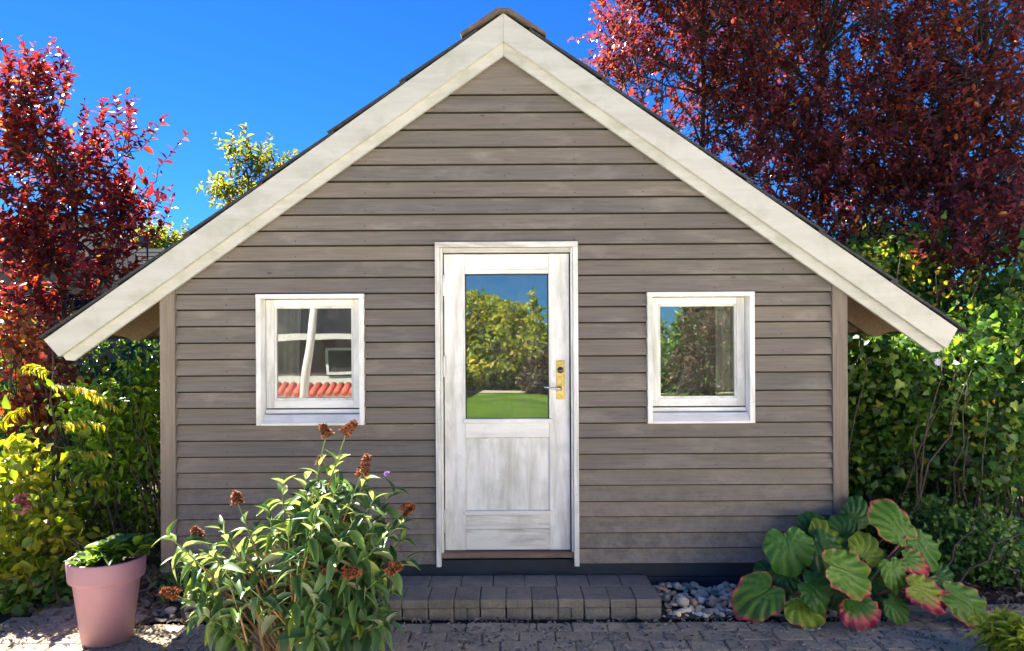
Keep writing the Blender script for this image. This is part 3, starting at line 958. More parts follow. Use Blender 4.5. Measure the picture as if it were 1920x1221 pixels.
# roof deck boards, rafters with rounded tails, roofing sheets, ridge caps
for sg in (-1, 1):
    sw = 0.0
    while sw < S_END - 0.03:
        s1 = min(sw + 0.118, S_END - 0.012)
        q = [slope_pt(sg, sw + (0.012 if sw == 0 else 0), -0.024), slope_pt(sg, s1, -0.024), slope_pt(sg, s1, -0.003), slope_pt(sg, sw, -0.003)]
        MB().prism(q if sg > 0 else q[::-1], lambda x, z: (x, -0.048, z), lambda x, z: (x, DEPTH + 0.1, z)).build('roof_plank', M['soffit'], shed)
        sw += 0.121
    for yr in (0.44, 1.08, 1.72, 2.36, 3.0):
        se = S_END - 0.10
        prof = [(0.02, -0.026), (se + 0.02, -0.026), (se + 0.02, -0.06), (se - 0.02, -0.10)]
        prof += [(se - 0.05 - 0.10 * (1 - math.cos(t)), -0.13 - 0.075 * math.sin(t)) for t in (0.1, 0.5, 0.9, 1.3, 1.57)]
        prof += [(0.15, -0.205)]
        q = [slope_pt(sg, a, b) for a, b in prof]
        q[0] = (XR + sg * 0.012, q[0][1]); q[-1] = (XR + sg * .012, ZR - 0.27)
        MB().prism(q if sg < 0 else q[::-1], lambda x, z: (x, yr, z), lambda x, z: (x, yr + 0.055, z)).build('rafter', M['soffit'], shed)
    pitch = (S_END + 0.075 - 0.24) / 6
    for c in range(6):
        s0 = 0.2 + c * pitch + 0.0; s1 = 0.24 + (c + 1) * pitch + random.uniform(-.006, .006)
        y = -0.125
        k = 0
        while y < DEPTH + 0.1:
            y1 = min(y + 0.98 + (0.49 if (k == 0 and c % 2) else 0), DEPTH + 0.15)
            j = random.uniform(-.004, .004); jn = random.uniform(0, .003)
            q = [slope_pt(sg, s0, 0.001 + jn), slope_pt(sg, s1, 0.018 + jn), slope_pt(sg, s1 + .002, 0.033 + jn), slope_pt(sg, s0, 0.015 + jn)]
            MB().prism(q if sg > 0 else q[::-1], lambda x, z: (x, y + .003 + j, z), lambda x, z: (x, y1 - .003 + j, z)).build('roofing_sheet', M['roofing'], shed)
            y = y1; k += 1
y = -0.14
while y < DEPTH:
    y1 = min(y + 1.15, DEPTH + 0.2)
    o = []; i_ = []
    for sg in (-1, 1):
        a = [slope_pt(sg, 0.305, 0.050), slope_pt(sg, 0.02, 0.044)]
        b = [slope_pt(sg, 0.308, 0.036), slope_pt(sg, 0.02, 0.019)]
        if sg > 0: a = a[::-1]; b = b[::-1]
        o += a; i_ += b
    n = len(o)
    mb = MB(); vs_ = [(x, y, z) for x, z in o + i_[::-1]] + [(x, y1, z) for x, z in o + i_[::-1]]
    m2 = 2 * n
    fs_ = [(i, (i + 1) % m2, (i + 1) % m2 + m2, i + m2) for i in range(m2)]
    fs_ += [(k, 2 * n - 1 - k, 2 * n - 2 - k, k + 1) for k in range(n - 1)]
    fs_ += [(k + 1 + m2, 2 * n - 2 - k + m2, 2 * n - 1 - k + m2, k + m2) for k in range(n - 1)]
    mb.add(vs_, fs_).build('ridge_cap', plain('brown_ridge_cap', (0.13, 0.095, 0.08, 1), 0.8, var=0.3, scale=20) if 'cap' not in M else M['cap'], shed)
    y = y1 - 0.03
    if y1 > DEPTH: break

# barge boards: an upper wide one, a lower narrow one set back
def U2(px, py, d=4.83):
    p = W(px, py, d); return (p.x, p.z)
vO, vI = 0.178, 0.256
for sg, endt, endb, inb, inb2 in ((-1, (85, 632), (113, 666), (120, 671.5), (139, 671.5)), (1, (1793, 622), (1772.6, 651.6), (1762, 657.5), (1746, 658.5))):
    et = U2(*endt); eb = U2(*endb)
    et = (et[0], ZR - SL * abs(et[0] - XR)); eb = (eb[0], ZR - vO - SL * abs(eb[0] - XR))
    q = [(XR + sg * .0007, ZR), (XR + sg * .0007, ZR - vO), eb, et]
    q = q if sg > 0 else q[::-1]
    MB().prism(q, lambda x, z: (x, -0.116, z), lambda x, z: (x, -0.0755, z)).build('barge_board', M['barge'], shed)
    i1 = U2(*inb, 4.86); i2 = U2(*inb2, 4.86); i2 = (i2[0], ZR - vI - SL * abs(i2[0] - XR))
    q = [(XR + sg * .0007, ZR - 0.06), (XR + sg * .0007, ZR - vI), i2, (i2[0] + sg * 0.05, i2[1] + 0.004), (eb[0] + sg * -.006, eb[1]), (eb[0] + sg * .02 - sg * .03, eb[1] + 0.12)]
    q = q if sg > 0 else q[::-1]
    MB().prism(q, lambda x, z: (x, -0.075, z), lambda x, z: (x, -0.050, z)).build('barge_board', M['barge'], shed)

# ------------------------------------------------------------------ windows
def nm(o, label=None):
    if label: o['label'] = label
    return o


def window(w, label):
    root = empty('window', ((X(w['x0'], DC) + X(w['x1'], DC)) / 2, -0.045, Z(WBm, DC))); root.parent = shed
    root['label'] = label
    xa, xb, zt, zb = X(w['x0'], DC), X(w['x1'], DC), Z(WT, DC), Z(WBm, DC)
    fw = 0.033; tw = 0.028
    fy = -0.045
    zs = Z(776, DC)
    MB().box(xa, xb, fy - .003, 0.068, zt - tw, zt, .002).build('casing', M['white_h'], root)
    MB().box(xa, xa + fw, fy, 0.068, zb + 0.0, zt - tw - .0008, .002).build('casing', M['white'], root)
    MB().box(xb - fw, xb, fy, 0.068, zb + 0.0, zt - tw - .0008, .002).build('casing', M['white'], root)
    # sill: sloping board between the side casings
    MB().prism([(fy - 0.004, zb), (0.066, zb), (0.066, zs - .004), (0.0, zs - .004), (fy - 0.0005, zb + .018), (fy - .004, zb + .014)],
               lambda y, z: (xa + fw + .0008, y, z), lambda y, z: (xb - fw - .0008, y, z)).build('sill', M['white_h'], root)
    ia, ib, it = xa + fw + .001, xb - fw - .001, zt - tw - .001
    MB().box(ia + .002, ib - .002, 0.036, 0.066, Z(773.5, 4.965), Z(766, 4.965), .0015).build('drip_rail', M['white_h'], root)
    MB().box(ia + .001, ib - .001, 0.0675, 0.10, zs - .01, Z(755, 4.98)).build('gap_shade_block', M['black'], root)  # black block behind the drip rail, paints the shade in the gaps
    # sash: stiles and rails with a glazing bead
    zb2 = Z(763.3, 4.98)
    ga, gb, gt, gz = ia + .071, ib - .071, it - .062, Z(744.5, 4.99)
    y0, y1 = 0.052, 0.067
    MB().box(ia + .002, ga - .016, y0, y1, zb2, it - .003, .002).build('sash_stile', M['white'], root)
    MB().box(gb + .016, ib - .002, y0, y1, zb2, it - .003, .002).build('sash_stile', M['white'], root)
    MB().box(ga - .0155, gb + .0155, y0 + .001, y1, gt + .014, it - .003, .002).build('sash_rail', M['white_h'], root)
    MB().box(ga - .0155, gb + .0155, y0 + .001, y1, zb2, gz - .014, .002).build('sash_rail', M['white_h'], root)
    b = MB()
    b.box(ga - .0155, ga, y0 + .006, y0 + .02, gz - .0138, gt + .0138, .002)
    b.box(gb, gb + .0155, y0 + .006, y0 + .02, gz - .0138, gt + .0138, .002)
    b.box(ga + .0003, gb - .0003, y0 + .007, y0 + .02, gt, gt + .0138, .002)
    b.box(ga + .0003, gb - .0003, y0 + .005, y0 + .02, gz - .0138, gz, .002)
    b.build('glazing_bead', M['white'], root)
    MB().box(ga - .005, gb + .005, y0 + .021, y0 + .025, gz - .005, gt + .005).build('pane', M['glass'], root)
    return (ga, gb, gz, gt)


g1 = window(win[0], 'white framed square window reflecting a house and a pale leaning pole')
g2 = window(win[1], 'white framed square window reflecting brownish bushes')

# ------------------------------------------------------------------ door
door = empty('door', (0, 0.0, Z(1063, DC))); door.parent = shed
door['label'] = 'worn white half glazed door with brass lock plate'
DS = 4.945
fy = -0.045
ca, cb, ct, cbm = X(816, DC), X(1084.3, DC), Z(453.2, DC), Z(1063, DC)
MB().box(ca, cb, fy - .004, 0.06, Z(463, DC), ct, .002).build('door_casing', M['white_worn'], door)
for xa, xb in ((ca, X(825, DC)), (X(1075, DC), cb)):
    MB().box(xa, xb, fy, -0.002, cbm, Z(463.2, DC), .002).build('door_casing', M['white'], door)
for xa, xb in ((X(825.3, DC), X(830.8, DS)), (X(1069.5, DS), X(1074.7, DC))):
    MB().box(xa, xb, -0.022, 0.06, Z(1043.5, DS), Z(463.5, DC), .002).build('door_jamb', M['white'], door)
MB().box(X(831.2, DS), X(1069, DS), -0.018, 0.06, Z(474, DS), Z(463.5, DC), .002).build('door_jamb', M['barge'], door)
MB().box(X(826, DS), X(1073, DS), -0.028, 0.07, Z(1043.2, DS), Z(1033, DS), .002).build('threshold', M['threshold'], door)
y0, y1 = 0.015, 0.055
dx = [X(v, DS) for v in (833, 872, 1029, 1067.5)]
MB().box(dx[0], dx[1], y0, y1, Z(1031.3, DS), Z(476.3, DS), .002).build('stile', M['white'], door)
MB().box(dx[2], dx[3], y0, y1, Z(1031.3, DS), Z(476.3, DS), .002).build('stile', M['white'], door)
a, b = dx[1] + .0006, dx[2] - .0006
MB().box(a, b, y0 + .0006, y1, Z(513.2, DS), Z(476.8, DS), .0015).build('rail', M['white_h'], door)
MB().box(a, b, y0 + .0006, y1, Z(820.5, DS), Z(794, DS), .0015).build('rail', M['white_h'], door)
MB().box(a, b, y0 + .0006, y1, Z(992, DS), Z(966, DS), .0015).build('kick_board', M['white_worn'], door)
MB().box(a, b, y0 + .0012, y1, Z(1030.8, DS), Z(992.6, DS), .0015).build('kick_board', M['white_worn'], door)
MB().box(X(868, DS), X(1034.5, DS), y0 - .016, y0 + .03, Z(793.6, DS), Z(785.3, DS), .003).build('glazing_ledge', M['white_h'], door)
MB().box(X(868, DS), X(1034.5, DS), y0 - .010, y0 + .02, Z(965.6, DS), Z(957.3, DS), .003).build('panel_ledge', M['white_h'], door)
b_ = MB()
zt_, zb_ = Z(514, DS), Z(784.8, DS)
b_.box(a, a + .006, y0 + .006, y0 + .02, zb_, zt_, .001).box(b - .006, b, y0 + .006, y0 + .02, zb_, zt_, .001)
b_.box(a + .0063, b - .0063, y0 + .007, y0 + .02, zt_ - .005, zt_, .001)
b_.build('glazing_bead', M['black'], door)
MB().box(X(868, DS), X(872, DS), y0 - .004, y0 - .0003, Z(785, DS), Z(509, DS), .001).build('glazing_bead', M['white'], door)
MB().box(X(1029.3, DS), X(1033.5, DS), y0 - .004, y0 - .0003, Z(785, DS), Z(509, DS), .001).build('glazing_bead', M['white'], door)
MB().box(X(868, DS), X(1033.5, DS), y0 - .0042, y0 - .0001, Z(508.6, DS), Z(505.5, DS), .001).build('glazing_bead', M['white_h'], door)
MB().box(a + .002, b - .002, y0 + .021, y0 + .025, zb_, zt_).build('pane', M['glass'], door)
MB().box(a, b, y0 + .010, y1, Z(957, DS), Z(821, DS), .001).build('panel', M['white'], door)
b_ = MB()
zt_, zb_ = Z(821, DS), Z(956.8, DS)
b_.box(a, a + .007, y0 + .0045, y0 + .0098, zb_, zt_, .002).box(b - .007, b, y0 + .0045, y0 + .0098, zb_, zt_, .002).box(a + .0073, b - .0073, y0 + .0045, y0 + .0098, zt_ - .007, zt_, .002)
b_.build('panel_moulding', M['white'], door)
for ya, yb in ((515, 555), (666, 706), (953, 997)):
    h = MB(); zc, zd = Z(yb, DS), Z(ya, DS)
    h.tube([(X(832, 4.91), -0.014 + .004, zc), (X(832, 4.91), -0.010, zd)], 0.0075, 10)
    h.box(X(832, 4.91), X(836.5, 4.91), 0.004, 0.0145, zc + .004, zd - .004, .001)
    h.build('hinge', M['white'], door)
# lock plate with knob and lever
pl = [X(v, 4.94) for v in (1042.3, 1058.3)]
MB().box(pl[0], pl[1], y0 - .004, y0 - .0002, Z(749.3, 4.94), Z(676.2, 4.94), .002).build('lock_plate', M['brass'], door)
kx = (pl[0] + pl[1]) / 2 + .0005
k = MB()
def disc_y(mb, x, z, ys, rs, seg=24):
    vs = [(x + r * math.cos(2 * math.pi * i / seg), y, z + r * math.sin(2 * math.pi * i / seg)) for y, r in zip(ys, rs) for i in range(seg)]
    fs = [(j * seg + i, j * seg + (i + 1) % seg, (j + 1) * seg + (i + 1) % seg, (j + 1) * seg + i) for j in range(len(ys) - 1) for i in range(seg)]
    fs.append(tuple(range((len(ys) - 1) * seg, len(ys) * seg)))
    mb.add(vs, fs, True)
yp = y0 - .004
disc_y(k, kx, Z(694.5, 4.94), (yp, yp - .006, yp - .010, yp - .012), (0.021, 0.020, 0.015, 0.006)); k.build('lock_cylinder', M['dark_metal'], door)
k = MB(); disc_y(k, kx, Z(684, 4.94), (yp, yp - .002), (.0035, .003)); disc_y(k, kx, Z(744, 4.94), (yp, yp - .002), (.0035, .003)); k.build('screw', M['steel'], door)
k = MB(); zl = Z(729.5, 4.93)
disc_y(k, kx, zl, (yp, yp - .008, yp - .010), (0.013, 0.012, 0.008))
k.build('handle_rose', M['brass'], door)
MB().tube([(kx, yp - .008, zl), (kx, yp - .040, zl), (kx - .012, yp - .050, zl + .001), (kx - .05, yp - .052, zl + .006), (kx - .095, yp - .050, zl + .013), (kx - .112, yp - .046, zl + .014)],
          [.007, .007, .008, .0072, .0066, .006], 12).build('handle', M['steel'], door)

# ------------------------------------------------------------------ curtains behind the panes
def curtain(x0, x1, z0, z1, yy, waves, label, tilt=0.0):
    nu = 60; nv = 8
    V = []; F = []
    for j in range(nv + 1):
        t = j / nv
        for i in range(nu + 1):
            u = i / nu
            xx = x0 + (x1 - x0) * u * (1 - 0.12 * (1 - t)) + tilt * (1 - t)
            V.append((xx, yy + 0.018 * math.sin(u * waves * 6.28) + .004 * math.sin(u * 31 + j), z0 + (z1 - z0) * t))
    for j in range(nv):
        for i in range(nu):
            q = j * (nu + 1) + i
            F.append((q, q + 1, q + nu + 2, q + nu + 1))
    o = link('curtain', np_mesh('curtain', V, F, smooth=True), M['curtain'])
    tag(o, label, 'curtain', 'curtains inside the shed windows')
    md = o.modifiers.new('thick', 'SOLIDIFY'); md.thickness = 0.002
    return o
M['curtain'] = leaf_mat('cream_curtain_cloth', [(0, (0.80, 0.74, 0.62, 1)), (1, (0.84, 0.78, 0.66, 1))], 0.3, 0.9, (1, 1, 1), spec=0.1)
curtain(g1[0] - .05, g1[0] + .15, g1[2] - .05, g1[3] + .04, 0.11, 3.5, 'pale curtain gathered inside the left pane of the window reflecting a house')
curtain(g2[1] - .11, g2[1] + .05, g2[2] - .05, g2[3] + .04, 0.11, 3, 'pale curtain gathered at the right edge of the window reflecting brownish bushes')

# ------------------------------------------------------------------ step of grey blocks
step = empty('door_step', (0, -0.25, 0), 'low grey block step under the white door', 'step')
BP = 48.83 * 4.445 / FPX
xr_ = X(1238.8, 4.445)
def blk(x0, x1, ya, yb, za, zb):
    g = .0022
    m_ = MB().box(x0 + g, x1 - g, ya + g, yb - g, za + random.uniform(0, .001), zb + random.uniform(-.002, .001), .004)
    o = m_.build('block', M['paver_step'], step)
for k in range(14):
    x1 = xr_ - k * BP + random.uniform(-.001, .001); x0 = xr_ - (k + 1) * BP
    blk(x0, x1, -0.485 + random.uniform(-.002, .002), -0.235, 0.0535, 0.105)
    blk(x0 + .003, x1 - .001, -0.481, -0.235, -0.02, 0.0525) if k % 4 != 3 else (blk(x0, x0 + BP * .5, -0.481, -0.235, -0.02, 0.0525), blk(x0 + BP * .5, x1, -0.481, -0.235, -0.02, 0.0525))
xx = xr_ - 0.012
for k in range(10):
    L_ = 0.205 if k else 0.19
    if xx - L_ < -1.33: break
    blk(xx - L_, xx, -0.234, -0.012, 0.0535, 0.105)
    blk(xx - L_, xx, -0.234, -0.012, -0.02, 0.0525)
    xx -= L_

# ------------------------------------------------------------------ pebbles
def pebble_mesh(seed):
    r = random.Random(seed)
    bm = bmesh.new(); bmesh.ops.create_icosphere(bm, subdivisions=2, radius=1)
    off = Vector((seed * 3.1, 1.7, 0))
    for v in bm.verts:
        n = 1 + 0.38 * mnoise.noise(v.co * 0.9 + off) + .12 * mnoise.noise(v.co * 2.2 + off)
        v.co *= n
    for f in bm.faces: f.smooth = True
    me = bpy.data.meshes.new('pebble'); bm.to_mesh(me); bm.free(); me.materials.append(M['pebble'])
    return me
peb = [pebble_mesh(i) for i in range(7)]
PEBM = {}
def peb_col(c, key):
    if key not in PEBM:
        PEBM[key] = plain('pebble_' + key, c, 0.8, var=0.2, scale=30, bmp=0.15)
    return PEBM[key]
big = [((1280, 1127), 0.042, 'large round cream pebble beside the step, the biggest of them', (0.58, 0.50, 0.38, 1)),
       ((1250, 1119), 0.034, 'greyish pebble leaning against the right end of the step', (0.33, 0.29, 0.26, 1)),
       ((1315, 1124), 0.024, 'pointed white pebble by the dark blue plinth', (0.66, 0.62, 0.57, 1)),
       ((1371, 1114), 0.022, 'small speckled white pebble on top near the large red edged leaf', (0.60, 0.60, 0.60, 1)),
       ((1335, 1128), 0.026, 'pinkish tan pebble right of the pointed white one', (0.50, 0.33, 0.25, 1))]
placed = []
for (px, py), r_, lab, c in big:
    d = (EYE - 0.045) * FPX / (py + (px - CX) * ROLL - HY)
    p = W(px, py, d)
    o = bpy.data.objects.new('pebble', peb[len(placed) % 7].copy()); o.data.materials.clear(); o.data.materials.append(peb_col(c, 'tone%d' % len(placed)))
    COL.objects.link(o); o.location = (p.x, min(p.y, -.05), 0.04); o.scale = (r_, r_ * .8, r_ * .85); o.rotation_euler = (0.1, 0.2, len(placed))
    tag(o, lab, 'stone', 'pebbles between the step and the leafy plant'); placed.append((p.x, p.y, r_))
PC = {'grey': (0.62, 0.50, 0.36, 1), 'whitish': (0.95, 0.82, 0.62, 1), 'tan': (0.78, 0.56, 0.33, 1), 'pinkish brown': (0.74, 0.42, 0.26, 1), 'dark': (0.32, 0.25, 0.19, 1), 'cream': (0.90, 0.72, 0.46, 1)}
def scatter_pebbles(x0, x1, n, right):
    made = []
    for i in range(n * 30):
        if len(made) >= n: break
        r_ = random.choice((0.016, 0.02, 0.022, 0.026, 0.03, 0.034)); x = random.uniform(x0, x1); y = random.uniform(-0.50, -0.035)
        if any((x - a) ** 2 + (y - b) ** 2 < ((r_ + c) * 0.60) ** 2 for a, b, c in made + placed): continue
        made.append((x, y, r_))
        cn = random.choice(['grey', 'grey', 'whitish', 'tan', 'pinkish brown', 'dark', 'cream'])
        key = (cn, random.randrange(7))
        if key not in PEBM:
            me = peb[key[1]].copy(); me.materials.clear(); me.materials.append(peb_col(PC[cn], cn.replace(' ', '_'))); PEBM[key] = me
        o = bpy.data.objects.new('pebble', PEBM[key]); COL.objects.link(o)
        o.location = (x, y, -0.012 + r_ * .45 + 0.05 * max(0, (y + .5) / .46) * random.uniform(.5, 1))
        fat = random.random() < .5
        o.scale = (r_ * random.uniform(1.0, 1.4), r_ * random.uniform(.75, 1.0), r_ * (random.uniform(.6, .8) if fat else random.uniform(.38, .52))); o.rotation_euler = (random.gauss(0, .25), random.gauss(0, .25), random.uniform(0, 6.3))
        size = 'tiny' if r_ < .018 else 'small' if r_ < .024 else 'medium' if r_ < .031 else 'larger'
        u = (x - x0) / (x1 - x0); v = (y + .5) / .465
        if right:
            where = ['next to the step', 'close to the step', 'midway to the leafy plant', 'near the leafy plant', 'under the leafy plant'][min(4, int(u * 5))]
        else:
            where = ['behind the bush at its left', 'behind the orange flowered bush', 'behind the bush toward the step'][min(2, int(u * 3))]
        row = ['paving edge', 'middle row', 'by the plinth'][min(2, int(v * 3))]
        tag(o, '%s %s %s pebble %s, %s' % (size, 'rounded' if fat else 'flat', cn, where, row), 'stone', 'pebbles between the step and the leafy plant' if right else 'pebbles behind the flowering bush')
scatter_pebbles(0.93, 2.0, 230, True)
scatter_pebbles(-2.15, -1.28, 70, False)
sheet('pebble_bed', 0.90, 2.25, -0.52, -0.001, 0.0, M['sand'], nx=20, ny=10, amp=0.004)
sheet('pebble_bed', -2.2, -1.26, -0.52, -0.001, 0.0, M['sand'], nx=20, ny=10, amp=0.004)

# ------------------------------------------------------------------ pink pot
potx, poty = W(201, 1150, 4.14).x, W(201, 1150, 4.14).y
pot = empty('flower_pot', (potx, poty, 0), 'dusty pink round flower pot with a wide rim on the paving', 'pot')
ph = 0.465; rr, rb = 0.200, 0.128
MB().lathe([(0.0, 0.002), (rb - .012, 0.002), (rb, 0.012), (0.170, ph - 0.128), (0.172, ph - .120), (0.191, ph - 0.112), (0.194, ph - .100), (rr, ph - .008), (rr - .003, ph), (rr - .014, ph), (rr - .018, ph - .01), (0.155, 0.30), (0.0, 0.30)], (potx, poty), 72).build('pot_body', M['pink_pot'], pot)
pc = MB(); pc.lathe([(0.0, ph - .045), (0.12, ph - .04), (0.1795, ph - .05)], (potx, poty), 40); pc.build('potting_soil', M['soil'], pot)
# ------------------------------------------------------------------ plants
def blob(px, py, d, rx, ry, rd):
    """ellipsoid seen at px,py with pixel radii rx, ry at depth d and depth radius rd in metres"""
    p = W(px, py, d)
    return (np.array(p), (rx * d / FPX, rd, ry * d / FPX))

# plant in the pink pot
pp = empty('potted_plant', (potx, poty, ph - .04), 'low leafy light green plant filling the pink pot', 'plant', )
P = []; D = []; Nn = []; L = []
for c in range(40):
    a = random.uniform(0, 6.28); r_ = 0.165 * math.sqrt(random.random())
    c0 = np.array([potx + r_ * math.cos(a), poty + r_ * math.sin(a), ph - 0.03])
    big_ = c0[0] > potx - 0.02
    nl = 11; ll = random.uniform(.085, .13) if big_ else random.uniform(.05, .075)
    for k in range(nl):
        w = k * 2.4; el = random.uniform(0.25, 1.1)
        d_ = np.array([math.cos(w) * math.cos(el), math.sin(w) * math.cos(el), math.sin(el)])
        P.append(c0 + [0, 0, random.uniform(0, .03)]); D.append(d_); Nn.append([-d_[0] * .6, -d_[1] * .6, 1]); L.append(ll * random.uniform(.7, 1.15))
P = np.array(P); D = np.array(D); Nn = np.array(Nn); L = np.array(L)
P[:, 2] += 0.03 * (P[:, 0] > potx)
leaves(pp, M['lf_pot'], SPOON, P, D, Nn, L, L * 0.5, 290)

# ---- bush with long leaves and dried orange flower heads
bd = 3.72
bb = W(548, 1180, bd); bb.z = 0
bush = empty('flowering_bush', tuple(bb), 'tall bush with long drooping green leaves and dried orange flower spikes in the foreground', 'bush')
tips_f = [((612, 812), 3.75), ((652, 806), 3.72), ((682, 880), 3.6), ((444, 938), 3.72), ((762, 956), 3.65), ((372, 1004), 3.7), ((325, 1113), 3.62), ((613, 1068), 3.5), ((655, 1074), 3.48), ((735, 1066), 3.5), ((600, 866), 3.78)]
tips_n = [((528, 902), 3.7), ((310, 1000), 3.65), ((700, 985), 3.55), ((735, 1165), 3.5), ((505, 955), 3.6), ((625, 935), 3.6), ((560, 930), 3.85), ((655, 985), 3.8), ((430, 1095), 3.55), ((380, 1150), 3.55),
          ((695, 1110), 3.6), ((600, 1120), 3.45), ((745, 915), 3.75), ((478, 985), 3.85), ((675, 915), 3.85), ((575, 890), 3.68), ((640, 1010), 3.45), ((560, 1040), 3.42), ((760, 1010), 3.7), ((690, 1040), 3.75),
          ((410, 985), 3.8), ((540, 1000), 3.5), ((620, 885), 3.82), ((705, 930), 3.62), ((590, 975), 3.45), ((740, 1110), 3.68), ((450, 1020), 3.62), ((500, 1070), 3.8), ((350, 1060), 3.75), ((660, 1150), 3.6), ((520, 1140), 3.55),
          ((770, 1050), 3.6), ((715, 1010), 3.5), ((395, 1040), 3.5), ((330, 1040), 3.75), ((600, 930), 3.5), ((545, 965), 3.72), ((670, 960), 3.5), ((465, 1100), 3.45), ((720, 1150), 3.6), ((590, 1180), 3.4), ((420, 1180), 3.5), ((760, 975), 3.62), ((640, 900), 3.6), ((690, 890), 3.75), ((575, 920), 3.65), ((720, 960), 3.7), ((420, 1010), 3.65), ((370, 1100), 3.6)]
LP = []; LD = []; LN = []; LL = []
stems = MB(); heads = []; greens = MB()
for kind, lst in (('f', tips_f), ('n', tips_n)):
    for (pxy, d) in lst:
        tip = np.array(W(*pxy, d))
        b0 = np.array([bb.x + random.gauss(0, .06), bb.y + random.gauss(0, .06), 0.0])
        mid = np.array([b0[0] * .62 + tip[0] * .38, b0[1] * .6 + tip[1] * .4, max(tip[2] * 0.55, 0.12)])
        u = np.linspace(0, 1, 10)[:, None]
        pts = (1 - u) ** 2 * b0 + 2 * u * (1 - u) * mid + u * u * tip
        # bend over towards the tip
        seg = np.linalg.norm(np.diff(pts, axis=0), axis=1); tot = seg.sum(); cum = np.concatenate([[0], np.cumsum(seg)])
        stems.tube(pts[:8], list(np.linspace(.0085, .0042, 8)), 6, False)
        greens.tube(pts[7:], [.0042, .0034, .0026], 6, False)
        npair = 10 if kind == 'f' else 11
        smax = tot * (0.97 if kind == 'n' else 0.86); smin = max(tot * 0.42, tot - 0.66)
        ph0 = random.uniform(0, 3.14)
        for j in range(npair):
            t = j / (npair - 1)
            s_ = smin + (smax - smin) * (t ** 0.8)
            if random.random() < 0.18 and t < 0.6: continue
            q = np.array([np.interp(s_, cum, pts[:, k]) for k in range(3)])
            q2 = np.array([np.interp(min(s_ + .02, tot), cum, pts[:, k]) for k in range(3)]); T_ = unit(q2 - q + 1e-9)
            a_ = unit(np.cross(T_, [0.2, 0.9, .3])); b_2 = np.cross(T_, a_)
            for s2 in (0, math.pi):
                w = ph0 + j * math.pi / 2 + s2
                out = a_ * math.cos(w) + b_2 * math.sin(w)
                near_tip = t > 0.85
                dd = unit(T_ * (0.9 if near_tip else 0.35) + out * (0.8 if near_tip else 1.0) + np.array([0, 0, 0.15 if near_tip else -0.15 - 0.75 * random.random()]) + rng.normal(0, .12, 3))
                LP.append(q); LD.append(dd); LN.append(np.array([0, -0.25, 1.0]) + out * -.2 + rng.normal(0, .25, 3))
                LL.append((0.085 if near_tip else random.uniform(0.105, 0.165)))
        if kind == 'f': heads.append((tip, unit(pts[-1] - pts[-3])))
LP = np.array(LP); LD = np.array(LD); LN = np.array(LN); LL = np.array(LL)
ppx = LP[:, 0] / (LP[:, 1] + CAMD) * FPX + CX; ppy = HY - (LP[:, 2] - EYE) / (LP[:, 1] + CAMD) * FPX
keep = ~((ppx > 400) & (ppx < 580) & (ppy > 1010) & (rng.random(len(LP)) < .45)) & ~((ppx > 430) & (ppx < 560) & (ppy > 930) & (rng.random(len(LP)) < .15))
LP, LD, LN, LL = LP[keep], LD[keep], LN[keep], LL[keep]
for _ in range(9):
    b0 = (bb.x + random.uniform(-.12, .10), bb.y - random.uniform(0.0, .12), 0.0)
    stems.tube(limb(b0, W(random.uniform(430, 600), random.uniform(1020, 1080), 3.64), .1, 8, .006), list(np.linspace(.011, .004, 8)), 6, False)
leaves(bush, M['lf_bud'], LANCE, LP, LD, LN, LL, LL * rng.uniform(.29, .38, len(LL)), 300)
stems.build('stems', M['stem_tan'], bush)['kind'] = 'stuff'
greens.build('green_shoots', M['stem_green'], bush)['kind'] = 'stuff'
PETAL = [halfleaf([(0, .2), (0.5, .5), (1, 0)], .2, .4)]
for i, (tip, dr) in enumerate(heads):
    small = i in (10,)
    hl = 0.05 if small else random.uniform(.062, .09)
    dr = unit(dr * 0.6 + np.array([[-.7, .9, .3, 0.1, .9, -.2, -.9, .9, .9, .8, .2][i], -0.1, [0.5, .45, 1.1, 1.2, .35, 0.5, .1, -.15, -.2, 0.0, .6][i]]))
    n = 260 if not small else 60
    if i in (2,): hl = .115
    s_ = rng.random(n); rad = (0.024 if not small else .013) * np.sqrt(np.maximum(1 - s_, .05)) * rng.uniform(.4, 1, n)
    a_ = unit(np.cross(dr, [0.1, .9, .2])); b_2 = np.cross(dr, a_); w = rng.uniform(0, 6.28, n)
    out = a_ * np.cos(w)[:, None] + b_2 * np.sin(w)[:, None]
    P_ = tip - dr * hl * .35 + dr * (s_ * hl)[:, None] + out * rad[:, None]
    D_ = unit(out + dr * .5 + rng.normal(0, .3, (n, 3)))
    V, F = bake(PETAL, P_, D_, out * -.3 + dr + rng.normal(0, .4, (n, 3)), np.full(n, .017), np.full(n, .012))
    o = link('flower_head', np_mesh('flower_head', V, F), M['bloom'], bush)
n = 26; tip = np.array(W(726, 888, 3.72)); out = unit(rng.normal(size=(n, 3)))
V, F = bake(PETAL, tip + out * .004, out, rng.normal(size=(n, 3)), np.full(n, .013), np.full(n, .008))
nm(link('flower_head', np_mesh('flower_head', V, F), M['violet_petal'], bush), 'small fresh violet flower')

